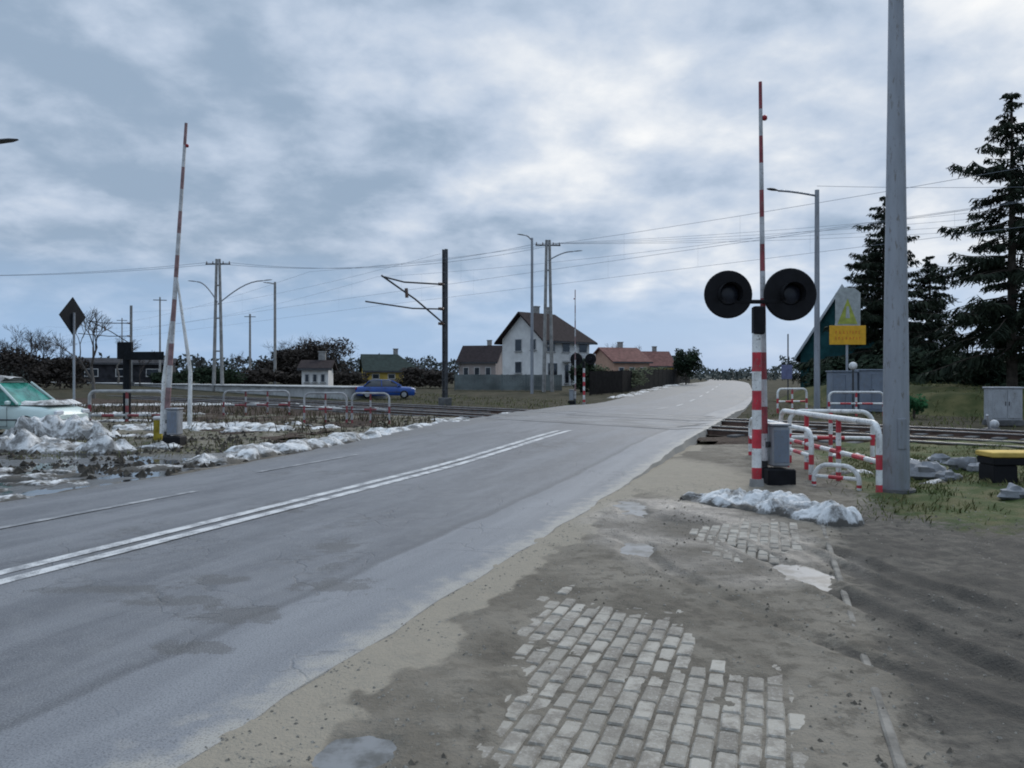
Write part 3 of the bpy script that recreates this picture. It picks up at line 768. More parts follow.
tag(heap('snow_scraps', [(-12.6, 21.2, 1.6, .5, .1, .16), (-10.2, 21.0, 1.4, .35, .2, .14), (-14.8, 28.4, 2.5, .6, .1, .16), (-16, 34, 4, 1, .1, .15), (-20, 46, 7, 1.5, .3, .2), (-9.5, 41, 4, .9, -.5, .16), (-2.0, 30.4, 1.5, .5, .8, .14), (.2, 35, 1.4, .4, .8, .14), (5.7, 13.1, .5, .25, .2, .09), (6.2, 11.6, .3, .14, .1, .10), (8.3, 11.9, .35, .2, .1, .12), (7.6, 14.2, .6, .3, .2, .1), (6.9, 16, .7, .25, .2, .1)], 81, .7, .08, base=lambda x, y: (mud_z(x, y) - .03) if x > 3 and y < 19 else .02), kind='stuff')
tag(heap('verge_snow', [(LE(yy) - .5, yy, 1.6 + yy * .012, .5, .95, .22) for yy in (62, 66, 71, 77, 84, 92, 101)], 91, .6, .22, base=lambda x, y: H(y) - .02), kind='stuff')

# grass: right verge, and the bank beyond the tracks
mb = MB()
def blade(x, y, z, h, lean=.6, w=.012):
    a = random.uniform(0, 2 * PI); dx, dy = math.cos(a), math.sin(a); l = h * random.uniform(.2, lean)
    mb.add([(x - dy * w, y + dx * w, z), (x + dy * w, y - dx * w, z), (x + dx * l * .5 + dy * w * .6, y + dy * l * .5 - dx * w * .6, z + h * .6), (x + dx * l, y + dy * l, z + h * .85)], [(0, 1, 2), (0, 2, 3)])
cnt = 0
while cnt < 9000:
    y = random.uniform(8.4, 17); x = random.uniform(3.2, 13)
    u = pav_u(x, y)
    if u < 2.2 or fb(x * .9, y * .9, 14) + .6 * fb(x * 3.4, y * 3.4, 15) < .02: continue
    if random.random() > sst(7.6, 10.5, y) * sst(2.1, 3.3, u): continue
    blade(x, y, mud_z(x, y) - .01, random.uniform(.03, .11), .9, .006 + random.random() * .006); cnt += 1
for _ in range(6000):
    y = random.uniform(15, 28); d_ = random.uniform(.9, 12); x = LE(y) - d_
    if fb(x * .7, y * .7, 24) < .05: continue
    blade(x, y, lv_z(x, y) + .03, random.uniform(.03, .11), .9, .008)
for _ in range(6500):
    s_ = random.uniform(-20, 55); n_ = random.uniform(28.3, 40); p = tr(n_, s_)
    if LE(p.y) - .4 < p.x < RE(p.y) + .4 or fb(p.x * .5, p.y * .5, 25) < -.1: continue
    blade(p.x, p.y, H(p.y) - .03, random.uniform(.08, .26), .9, .02)
for _ in range(5000):
    X_ = random.uniform(18.5, 44); q_ = random.uniform(0, 14); Y_ = 35.0 - .55 * (X_ - 18.2) + q_
    if fb(X_ * .5, Y_ * .5, 26) < -.15: continue
    h = 1.15 * sst(0, 3.2, q_) * sst(0, 3, X_ - 17.9) * (1 + .25 * fb(X_ * .3, Y_ * .3))
    blade(X_, Y_, H(Y_) - .10 + h + .10 * fb(X_ * .9, Y_ * .9), random.uniform(.08, .3), .9, .02)
tag(mb.build('grass', grassm, smooth=False), kind='stuff')
bank_m = M('bank_grass', (0.030, 0.042, 0.012), 0.95, 0.4, 0.9, 0.8, 3, col2=(0.095, 0.088, 0.036))
mb = MB(); rows = []
for i in range(60):
    X_ = 18.2 + i * .5; row = []
    for k in range(26):
        Y_ = 35.0 - .55 * (X_ - 18.2) + k * .8
        h = 1.15 * sst(0, 3.2, k * .8) * sst(0, 3, i * .5 + .3) * (1 + .25 * fb(X_ * .3, Y_ * .3))
        row.append((X_, Y_, H(Y_) - .06 + h + .10 * fb(X_ * .9, Y_ * .9)))
    rows.append(row)
rows = [list(r_) for r_ in rows]
mb.grid(rows); struct(mb.build('grass_bank', bank_m, ang=180))

# ------------------------------------------------------------------ the crossing signal, barriers
def barrier(name_label, loc, rz, tilt, blen, group, fork=False, pale=False):
    t = thing('level_crossing_barrier', name_label, 'barrier', loc, rz, group)
    MB().box((0, 0, .13), (.42, .42, .26), bev=.02).build('base', black, t, smooth=False)
    m = MB(); m.box((0, 0, .60), (.26, .34, .62), bev=.025); m.box((0, 0, .925), (.30, .38, .035), bev=.01)
    k = m.build('drive_box', steel, t, smooth=False)
    MB().box((0, -.172, .6), (.22, .012, .5), bev=.004).build('access_door', cabg, k, smooth=False)
    d_ = Vector((math.sin(tilt), 0, math.cos(tilt)))
    p = Vector((-.20, 0, .62))
    m = MB(); m.bands(p - d_ * .25, p + d_ * blen, .07 if fork else .052, .036 if fork else .026, 14, 10, 1)
    bo = m.build('boom', [darkred if pale else boomred, dullwhite if pale else boomwhite], t)
    q = p + d_ * (blen - .55)
    MB().ball(q + Vector((.06, 0, 0)), .045, nu=8, nv=6).build('warning_lamp', lamp_r, bo)
    m = MB(); m.box(p - d_ * .45 + Vector((0, .10, 0)), (.14, .07, .46), ry=tilt, bev=.015); m.tube([p + Vector((0, -.06, 0)), p + Vector((.15, .02, .0))], .045, 10)
    m.build('counterweight', dsteel, t)
    if fork:
        m = MB()
        m.tube([p + Vector((.52, .10, -.1)), p + Vector((.54, .1, 1.2)), p + d_ * 3.6], [.06, .05, .025], 8); m.tube([p + Vector((-.12, .06, -.3)), p + Vector((-.08, .06, 1.0)), p + d_ * 3.2], [.075, .06, .025], 8)
        m.build('boom_stay', white, t)
    return t
sig = at(760, 487)
barrier('raised red and white barrier boom with grey drive box beside the crossing signal', (sig.x + .315, sig.y + .14, mud_z(sig.x, sig.y) - .02), .0, -.012, 5.55, 'raised level crossing barriers')
lb = at(178, 446)
barrier('raised red and white barrier boom across the road on the left, by the snow', (lb.x - .08, lb.y, -.02), .0, .066, 7.25, 'raised level crossing barriers', True, True)

fbp = at(572, 405)
barrier('far raised barrier boom before the white house, past the tracks', (fbp.x, fbp.y, H(fbp.y)), PI - .35, .0, 6.4, 'raised level crossing barriers', False, True)

def signal(label, loc, rz, backs=False, hgt=3.1):
    t = thing('crossing_signal', label, 'crossing signal', loc, rz)
    m = MB(); m.bands((0, 0, 0), (0, 0, hgt - .75), .072, .068, 8, 14, 0)
    m.build('post', [red, white], t)
    m = MB(); m.box((.02, -.02, hgt - .56), (.17, .15, .42), bev=.02)
    m.box((.02, -.01, hgt - .28), (.74, .05, .06), bev=.01)
    m.build('junction_box', black, t, smooth=False)
    for sx, r_ in ((-.43, .36), (.50, .395)):
        zc = hgt - .17
        m = MB()
        n_ = 36
        ring = []
        for yy, rr in ((.03, r_ * .94), (.018, r_), (-.018, r_), (-.03, r_ * .95), (-.03, .165)):
            ring.append([(sx + rr * math.cos(2 * PI * k / n_), yy, zc + rr * math.sin(2 * PI * k / n_)) for k in range(n_ + 1)])
        m.grid(ring)
        m.add([p for p in ring[0][:-1]], [tuple(range(n_))])
        bd = m.build('backing_board', black, t, ang=30)
        m = MB()
        m.tube([(sx, .03, zc), (sx, .16, zc)], [.15, .12], 20)
        m.build('lamp_housing', black, bd)
        m = MB(); rg = []
        for yy in (-.02, -.10, -.20):                       # hood: open below
            rg.append([(sx + .168 * math.sin(a), yy, zc + .168 * math.cos(a)) for a in [-2.2 + 4.4 * k / 20 for k in range(21)]])
        m.grid(rg); rg2 = [[(sx + .160 * math.sin(a), yy, zc + .160 * math.cos(a)) for a in [-2.2 + 4.4 * k / 20 for k in range(21)]] for yy in (-.20, -.02)]
        m.grid(rg2); m.build('hood', black, bd)
        m = MB(); rg = []
        for q in range(6):
            rr = .15 * math.cos(q / 5 * PI / 2) + .001; yy = -.03 - .035 * math.sin(q / 5 * PI / 2)
            rg.append([(sx + rr * math.cos(2 * PI * k / 24), yy, zc + rr * math.sin(2 * PI * k / 24)) for k in range(25)])
        m.grid(rg); m.build('lens', lensm, bd)
    MB().tube([(0, 0, -.02), (0, 0, .12)], [.115, .10], 14).build('foot', conc, t)
    return t
s0 = Vector((sig.x - .075, sig.y - .08, mud_z(sig.x, sig.y) - .02))
signal('unlit crossing signal with two round black boards on a red and white post', s0, 0, hgt=3.06)
fs = at(584, 404)
signal('far crossing signal seen from behind, at the left side of the road past the tracks', (fs.x, fs.y, H(fs.y)), PI - .35, hgt=3.0)

# ------------------------------------------------------------------ red and white railings
def railing(label, p0, p1, h=1.05, posts=3, r=.032, low=.5):
    red, white = (globals()['boomred'], globals()['rail_grey']) if p0[0] < 0 else (globals()['red'], globals()['white'])
    p0, p1 = Vector(p0), Vector(p1); L_ = (p1 - p0).length; a = math.atan2(p1.y - p0.y, p1.x - p0.x)
    t = thing('pedestrian_railing', label, 'railing', p0, a, 'red and white tubular railings round the crossing')
    pts = []; k = 7; rr = .22
    pts.append(Vector((0, 0, -.05)))
    for i in range(k + 1):
        q = PI / 2 * i / k; pts.append(Vector((rr - rr * math.cos(q), 0, h - rr + rr * math.sin(q))))
    nmid = int(L_ / .45)
    for i in range(1, nmid): pts.append(Vector((rr + (L_ - 2 * rr) * i / nmid, 0, h)))
    for i in range(k + 1):
        q = PI / 2 * i / k; pts.append(Vector((L_ - rr + rr * math.sin(q), 0, h - rr + rr * math.cos(q))))
    pts.append(Vector((L_, 0, -.05)))
    # the end legs are cut into red and white bands
    full = [Vector((0, 0, -.05 + (h - rr + .05) * i / 4)) for i in range(4)] + pts[1:-1] + [Vector((L_, 0, h - rr - (h - rr + .05) * i / 4)) for i in range(1, 5)]
    mis = [1] * len(full); mis[0] = 0; mis[2] = 0; mis[-2] = 0; mis[-4] = 0; mis[-1] = 0
    m = MB(); m.tube(full, r, 10, mis=mis)
    m.build('top_rail', [red, white], t)
    MB().bands((0, 0, low), (L_, 0, low), r * .85, r * .85, max(3, int(L_ / .42)), 8, 1).build('lower_rail', [red, white], t)
    for i in range(1, posts - 1):
        x = L_ * i / (posts - 1)
        MB().bands((x, 0, -.05), (x, 0, h - .02), r * .9, r * .9, 5, 10).build('post', [red, white], t)
    return t
railing('red and white railing running away from the grey mast behind the signal', (5.06, 10.75, .02), (5.24, 15.2, .03), 1.0, 4, .044, .47)
railing('red and white railing across the path behind the grey drive box', (5.3, 14.9, .02), (6.75, 14.6, .02), 1.0, 3, .042, .5)
railing('lower red and white railing just inside the one beside the grey mast', (4.72, 12.3, .02), (4.95, 16.2, .02), .8, 4, .04, .4)
railing('short red and white railing between the grey mast railing and the grass', (4.55, 11.75, .02), (5.03, 11.3, .02), .34, 2, .034, .16)
railing('long snow-topped railing behind the pale green car', (-15.0, 27.7, 0), (-12.35, 27.7, 0), 1.18, 3, .06, .32)
railing('railing just right of the left barrier, before the platform', (-12.2, 33.0, 0), (-9.6, 33.6, 0), 1.1, 4, .042, .5)
railing('left one of the two railings in front of the blue car', (-7.3, 27.4, 0), (-5.85, 27.6, 0), 1.12, 3, .036, .55)
railing('right one of the two railings in front of the blue car', (-5.6, 27.3, 0), (-4.25, 27.0, 0), 1.12, 3, .036, .55)
railing('far railing by the roadside beyond the tracks, left of the lamp post', (12.6, 37, .03), (14.2, 37.6, .03), 1.1, 3, .05, .5)
railing('far railing at the foot of the blue grey cabinets', (13.9, 34.2, .03), (16.2, 34.0, .03), 1.0, 3, .05, .5)

# ------------------------------------------------------------------ masts, lamps, poles
mb = MB()
p = at(896, 496); hb = hz(0, p.y) + 2.5
t = thing('steel_mast', 'tall tapered grey steel mast standing right of the crossing signal', 'mast', (p.x, p.y, .03))
MB().tube([(0, 0, -.05), (0, 0, 2.0), (0, 0, 5.5), (0, 0, hb)], [.178, .160, .112, .075], 20).build('shaft', steel, t)
MB().tube([(0, 0, -.05), (0, 0, .08)], [.26, .25], 16).build('footing', dconc, t)
MB().box((.0, -.172, .85), (.12, .03, .42), bev=.006).build('access_hatch', steel, t, smooth=False)

def lamp_head(mb, p, d, l=.55):
    d = Vector(d).normalized(); u = Vector((-d.y, d.x, 0)); rings = []
    for q, w, hgt in ((0, .035, .03), (.15, .08, .05), (.45, .14, .065), (.8, .13, .05), (1, .05, .02)):
        rings.append([Vector(p) + d * q * l + u * w * math.cos(a) + Vector((0, 0, hgt * math.sin(a) * (1 if math.sin(a) > 0 else .45))) for a in [2 * PI * k / 12 for k in range(13)]])
    mb.grid(rings)
def lamp_post(label, loc, h, arms, r0=.09, r1=.05, mat=steel, headl=.6, arm_r=.03, wires=False):
    t = thing('street_lamp', label, 'street lamp', loc, 0, 'street lamps about the crossing')
    MB().tube([(0, 0, -.1), (0, 0, h * .5), (0, 0, h)], [r0, (r0 + r1) / 2, r1], 12).build('pole', mat, t)
    for (dx, dy, rise) in arms:
        m = MB(); pts = []
        for i in range(7):
            q = i / 6; pts.append(Vector((dx * q, dy * q, h - .25 + rise * math.sin(q * PI / 2))))
        m.tube(pts, arm_r, 8); a = m.build('arm', mat, t)
        m = MB(); lamp_head(m, pts[-1], (dx, dy, .12 * math.hypot(dx, dy)), headl); m.build('lamp_head', dsteel, a)
    return t
lamp_post('grey street lamp right of the signal with its arm reaching left', pt(817, 33), hz(190, 33), [(-1.75, -.3, .15)], .13, .09, steel, .5, .045)
lamp_post('street lamp at the left frame edge, its head alone in view', pt(-62, 20), hz(148, 20), [(1.1, 0, .35)], .09, .06, steel, .95)
lamp_post('slim street lamp just left of the twin-armed pole before the white house', pt(532, 70), hz(238, 70) - H(70), [(-.55, -.1, .45)], .16, .11, steel, .8, .06)
lamp_post('slim street lamp right of the tall double pole on the left skyline', pt(275, 88), hz(282, 88) - H(88), [(-1.0, .3, .2)], .17, .13, conc, .5, .06)

def a_pole(label, loc, h, rz, spread, lamps):
    t = thing('utility_pole', label, 'utility pole', loc, rz, 'concrete utility poles')
    for sx in (-1, 1):
        MB().tube([(sx * spread, 0, -.1), (sx * .14, 0, h)], [.19, .13], 8).build('pole_leg', conc, t)
    m = MB()
    for q in (.3, .55, .8): m.box((0, 0, h * q), (spread * 2 * (1 - q) + .3, .10, .14), bev=.01)
    m.build('brace', conc, t, smooth=False)
    m = MB(); m.box((0, 0, h - .5), (2.4, .12, .12), bev=.01)
    cr = m.build('cross_arm', dsteel, t, smooth=False)
    for x in (-1.1, -.5, .5, 1.1):
        MB().tube([(x, 0, h - .44), (x, 0, h - .22)], [.06, .04], 8).build('insulator', porc, cr)
    for (z0, dx, rise) in lamps:
        m = MB(); pts = []
        for i in range(9):
            q = i / 8; pts.append(Vector((dx * q, -.1, z0 + rise * math.sin(q * PI / 2))))
        m.tube(pts, .06, 8); a = m.build('lamp_arm', steel, t)
        m = MB(); lamp_head(m, pts[-1], (dx, 0, .1 * abs(dx)), .9); m.build('lamp_head', dsteel, a)
    return t
a_pole('tall pale double pole on the left with lamp arms on both sides', pt(218, 76), hz(259, 76) - H(76), 0, .42, [(8.4, 4.4, 2.3), (8.6, -2.0, 2.0)])
a_pole('tall double pole with one lamp arm before the white house', pt(548, 74), hz(240, 74) - H(74), .1, .40, [(12.4, 2.4, .9)])

def plain_pole(label, loc, h, r=.12, arm=True):
    t = thing('utility_pole', label, 'utility pole', loc, .3, 'distant poles on the left')
    MB().tube([(0, 0, -.1), (0, 0, h)], [r, r * .7], 8).build('pole_shaft', conc, t)
    if arm: MB().box((0, 0, h - .4), (1.6, .09, .1), bev=.01).build('cross_arm', dsteel, t, smooth=False)
plain_pole('short distant pole between the double pole and the slim lamp', pt(250, 115), hz(314, 115) - H(115), .19)
plain_pole('thin distant pole left of the raised barrier boom', pt(160, 100), hz(297, 100) - H(100), .13)
plain_pole('faint distant pole near the bare trees on the far left', pt(122, 130), hz(318, 130) - H(130), .12)

# catenary masts and the wires over the two tracks
def cat_mast(label, pos, h, mat=dsteel, full=True):
    ang = math.atan2(-TN.y, -TN.x)
    t = thing('catenary_mast', label, 'catenary mast', pos, ang, 'catenary masts beside the railway')
    m = MB()
    for sy in (-.13, .13): m.box((0, sy, h / 2), (.22, .05, h + .1), bev=.008)
    for i in range(int(h / .6)): m.box((0, 0, .3 + i * .6), (.16, .24, .06))
    m.build('mast_shaft', mat, t, smooth=False)
    MB().box((0, 0, .2), (.6, .6, .5), bev=.03).build('footing', dconc, t, smooth=False)
    m = MB(); m.tube([(0, 0, 7.35), (3.0, 0, 7.25), (4.5, 0, 7.45)], .05, 8); cb = m.build('top_tube', dsteel, t)
    MB().tube([(0, 0, 4.9), (2.2, 0, 6.3), (4.55, 0, 7.5)], .055, 8).build('strut', dsteel, t)
    MB().tube([(0, 0, 5.85), (2.4, 0, 5.75), (5.6, 0, 5.95)], .045, 8).build('registration_arm', dsteel, t)
    for z in (7.35, 4.95, 5.85):
        mm = MB()
        mm.tube([(.1, 0, z), (.2, 0, z), (.22, 0, z), (.32, 0, z), (.34, 0, z), (.46, 0, z)], [.06, .11, .06, .11, .06, .10], 10); mm.build('insulator', porc, t)
    MB().tube([(2.85, 0, 6.9), (2.8, 0, 6.35)], .10, 8).build('drop_insulator', porc, t)
    return t
cm = at(445, 405)
cat_mast('dark catenary mast with bracket arm over the track, left of the road', (cm.x, cm.y, 0), 9.45)
sm = cm.dot(TD)
p2 = tr(28.7, sm + 60); cat_mast('small distant catenary mast farther along the tracks at left', (p2.x, p2.y, H(p2.y)), 9.4, conc)

def span(pa, pb, sag, n=14): 
    pa, pb = Vector(pa), Vector(pb)
    return [pa.lerp(pb, i / n) - Vector((0, 0, sag * 4 * (i / n) * (1 - i / n))) for i in range(n + 1)]
for n0, label, zc, zm in ((20.0, 'overhead line of the nearer track, two wires joined by droppers', 5.6, 7.3), (24.2, 'overhead line of the farther track, held by the mast bracket', 5.75, 7.4)):
    t = thing('overhead_line', label, 'overhead line', (0, 0, 0))
    ms, ct, dr = MB(), MB(), MB()
    for k in range(-1, 2):
        s_a, s_b = sm + 60 * k, sm + 60 * (k + 1)
        mpts = span(tr(n0, s_a, zm), tr(n0, s_b, zm), 1.0); ms.tube(mpts, .0055, 5)
        cpts = span(tr(n0, s_a, zc), tr(n0, s_b, zc), .05); ct.tube(cpts, .0055, 5)
        for i in range(1, 14): dr.tube([mpts[i], cpts[i]], .002, 4)
    ms.build('messenger_wire', wire_m, t); ct.build('contact_wire', wire_m, t); dr.build('dropper', wire_m, t)
def wire(a, b_, sag, label, r=.007):
    m = MB(); m.tube(span(a, b_, sag, 18), r, 5); tag(m.build('power_line', wire_m), label, 'power line', 'power lines strung across the sky')
wire(tr(28.7, sm, 9.2), tr(28.7, sm + 60, 9.4), .8, 'feeder wire running from the dark mast top to the left')
a0 = pt(548, 74); hA = hz(240, 74) - .35
for i, dx in enumerate((-1.1, -.5, .5, 1.1)):
    wire((a0.x + dx, a0.y, hA), (58 + dx * 1.2, 46, hA + .6 - .7 * i), .9, 'service wire from the double pole to the right, passing behind the signal', .011)
b0 = pt(218, 76); hB = hz(259, 76) - .35
for dx in (-1.1, 1.1):
    wire((b0.x + dx, b0.y, hB), (a0.x + dx, a0.y, hA), 1.3, 'service wire slung between the two tall double poles', .016)
    wire((b0.x + dx, b0.y, hB), (-75 + dx, 80, hB), 1.0, 'service wire leaving the left double pole for the frame edge', .016)
l0 = pt(817, 33); wire((l0.x, l0.y, hz(186, 33)), (40, 30, 10.3), .5, 'single wire from the lamp post to the right past the spruces', .008)

# ------------------------------------------------------------------ signs, cabinets and small things on the right
p = pt(847, 40)
t = thing('warning_sign', 'warning sign with grey board, green triangle and yellow plate below', 'road sign', p)
hh = hz(288, 40) - H(40)
MB().tube([(0, 0, -.1), (0, 0, hh - .1)], .06, 10).build('post', steel, t)
bx = MB(); bx.prism([(-.62, -.07, hh - 1.95), (.66, -.07, hh - 1.95), (.66, -.07, hh - .25), (.35, -.07, hh), (-.32, -.07, hh), (-.62, -.07, hh - .3)], (0, .03, 0)); bd = bx.build('board', greyb, t, smooth=False)
MB().prism([(-.52, -.085, hh - 1.85), (.50, -.085, hh - 1.85), (.0, -.085, hh - .55)], (0, .012, 0)).build('triangle', ygrn, bd, smooth=False)
m = MB(); m.prism([(-.11, -.095, hh - 1.55), (.11, -.095, hh - 1.55), (.06, -.095, hh - .95), (-.06, -.095, hh - .95)], (0, .008, 0)); m.build('symbol', greyb, bd, smooth=False)
pl = MB().box((.0, -.07, hh - 2.42), (1.86, .04, .98), bev=.012).build('plate', yel, t, smooth=False)
m = MB(); random.seed(5)
for row, zc in enumerate((hh - 2.28, hh - 2.58)):
    x = -.66
    while x < .62:
        w = random.uniform(.07, .13); hgt = random.uniform(.13, .17)
        m.box((x + w / 2, -.094, zc), (w * .35, .006, hgt)); m.box((x + w * .75, -.0945, zc + random.choice((-.05, 0, .05))), (w * .45, .006, .045)); x += w + random.uniform(.05, .09)
m.build('lettering', org, pl, smooth=False)

p = pt(841, 38)
for i, (px, w_, h_, lab) in enumerate(((842, 1.22, 1.95, 'left blue grey trackside cabinet below the yellow sign'), (868, 1.22, 2.02, 'right blue grey trackside cabinet, half behind the grey mast'))):
    p = pt(px, 38.0 + i * .1)
    t = thing('trackside_cabinet', lab, 'cabinet', p, .02, 'blue grey cabinets beyond the tracks')
    MB().box((0, 0, h_ / 2), (w_, .7, h_), bev=.03).build('housing', cabg, t, smooth=False)
    MB().box((0, 0, h_ + .02), (w_ + .1, .8, .07), bev=.02).build('roof', cabg, t, smooth=False)
    for sx in (-1, 1):
        d_ = MB().box((sx * w_ * .245, -.36, h_ * .5), (w_ * .46, .03, h_ * .86), bev=.008).build('door', cabg, t, smooth=False)
        MB().box((sx * .08, -.385, h_ * .5), (.03, .03, .2), bev=.006).build('handle', dsteel, d_, smooth=False)
p = pt(853, 36)
t = thing('marker_post', 'slim dark post with a white round knob before the cabinets', 'marker post', p)
MB().tube([(0, 0, -.05), (0, 0, hz(370, 36))], .05, 8).build('post', dsteel, t); MB().ball((0, 0, hz(366, 36)), .19, nu=12, nv=8).build('knob', white, t)

p = pt(1003, 27.4)
t = thing('relay_cabinet', 'pale grey trackside cabinet on a plinth beside the rails on the right', 'cabinet', p, -.1)
MB().box((0, 0, .08), (1.1, .62, .2), bev=.02).build('plinth', dconc, t, smooth=False)
MB().box((0, 0, .73), (1.02, .55, 1.12), bev=.02).build('housing', cabw, t, smooth=False)
MB().box((0, 0, 1.31), (1.1, .63, .06), bev=.015).build('roof', cabw, t, smooth=False)
for sx in (-1, 1):
    d_ = MB().box((sx * .25, -.285, .74), (.47, .02, .98), bev=.005).build('door', cabw, t, smooth=False)
    MB().box((sx * .06, -.30, .76), (.025, .02, .14)).build('handle', dsteel, d_, smooth=False)

p = at(1012, 491)
t = thing('buffer_block', 'low dark block topped by a faded yellow board at the right edge', 'block', (p.x + .18, p.y, mud_z(p.x, p.y) - .02), -.03)
for sx in (-.38, .38): MB().box((sx, 0, .12), (.34, .40, .30), bev=.02).build('support', black, t, smooth=False)
MB().box((0, 0, .32), (1.12, .44, .11), bev=.015).build('beam', black, t, smooth=False)
MB().box((0, 0, .415), (1.16, .46, .075), bev=.012).build('top_board', yplank, t, smooth=False)

for i, (px, py, r_, lab) in enumerate(((925, 483, .26, 'largest pale stone beside the grey mast'), (948, 487, .15, 'small stone right of the largest pale stone'), (962, 478, .2, 'middling flat stone nearer the yellow-topped block'), (940, 470, .16, 'rear stone of the heap beside the mast'), (978, 480, .13, 'small stone beside the yellow-topped block'), (1016, 508, .16, 'pale stone in the grass below the yellow-topped block'))):
    p = at(px, py); z = mud_z(p.x, p.y)
    o = MB().ball((0, 0, 0), r_, nu=14, nv=9, sc=(1.25, .9, .72), jit=.55, seed=i + 1).build('stone', stone, loc=(p.x, p.y, z + r_ * .25), ang=28)
    tag(o, lab, 'stone', 'stones on the right verge')
p = pt(991, 22.5)
t = thing('point_lever', 'small pale switch lever lying between the rails at right', 'switch lever', (p.x, p.y, .05), .6)
MB().box((0, 0, .08), (.5, .3, .16), bev=.02).build('lever_box', dsteel, t, smooth=False)
MB().tube([(-.1, 0, .15), (-.45, -.1, .55)], .035, 8).build('lever_arm', dullwhite, t); MB().ball((.2, 0, .26), .13, nu=10, nv=7).build('weight', dullwhite, t)

p = pt(788, 52)
t = thing('information_sign', 'small violet blue sign on a thin post by the road beyond the tracks', 'road sign', p)
MB().tube([(0, 0, -.1), (0, 0, hz(334, 52) - H(52))], .045, 8).build('post', dsteel, t)
MB().box((-.1, -.06, hz(372, 52) - H(52)), (.72, .03, .95), bev=.01).build('plate', blues, t, smooth=False)


# ------------------------------------------------------------------ left side small things
p = pt(74, 23.6)
t = thing('priority_sign', 'diamond-shaped sign seen dark from behind, on a post above the pale green car', 'road sign', p, 1.42)
zc = hz(316, 23.6); rr = .57
MB().tube([(0, 0, -.1), (0, 0, zc + .1)], .035, 8).build('post', steel, t)
MB().prism([(-rr, .03, zc), (0, .03, zc - rr), (rr, .03, zc), (0, .03, zc + rr)], (0, .025, 0)).build('plate', signb, t, smooth=False)
m = MB(); m.box((0, .062, zc + .15), (.5, .02, .04)); m.box((0, .062, zc - .15), (.5, .02, .04)); m.build('bracket', dsteel, t, smooth=False)

p = pt(127, 28.6)
t = thing('direction_sign', 'dark direction sign with a long arm to the right, above the snowy railing', 'road sign', p, -.1)
zc = hz(356, 28.6)
MB().tube([(0, 0, -.1), (0, 0, zc + .35)], [.14, .14], 10).build('post', signb, t)
MB().box((.75, -.14, zc), (1.5, .05, .30), bev=.01).build('arm_plate', signb, t, smooth=False)
m = MB(); m.box((-.04, -.05, zc + .2), (.55, .16, .62), bev=.02); m.build('head_plate', signb, t, smooth=False)

p = at(158, 441)
t = thing('kilometre_post', 'stubby yellow marker post at the foot of the left barrier', 'marker post', (p.x, p.y, -.02), .2)
MB().box((0, 0, .28), (.2, .16, .6), bev=.03).build('post', M('mustard_paint', (0.33, 0.26, 0.04), .8, .35, 6), t, smooth=False)
MB().box((0, 0, .62), (.23, .19, .1), bev=.03).build('cap', dullwhite, t, smooth=False)

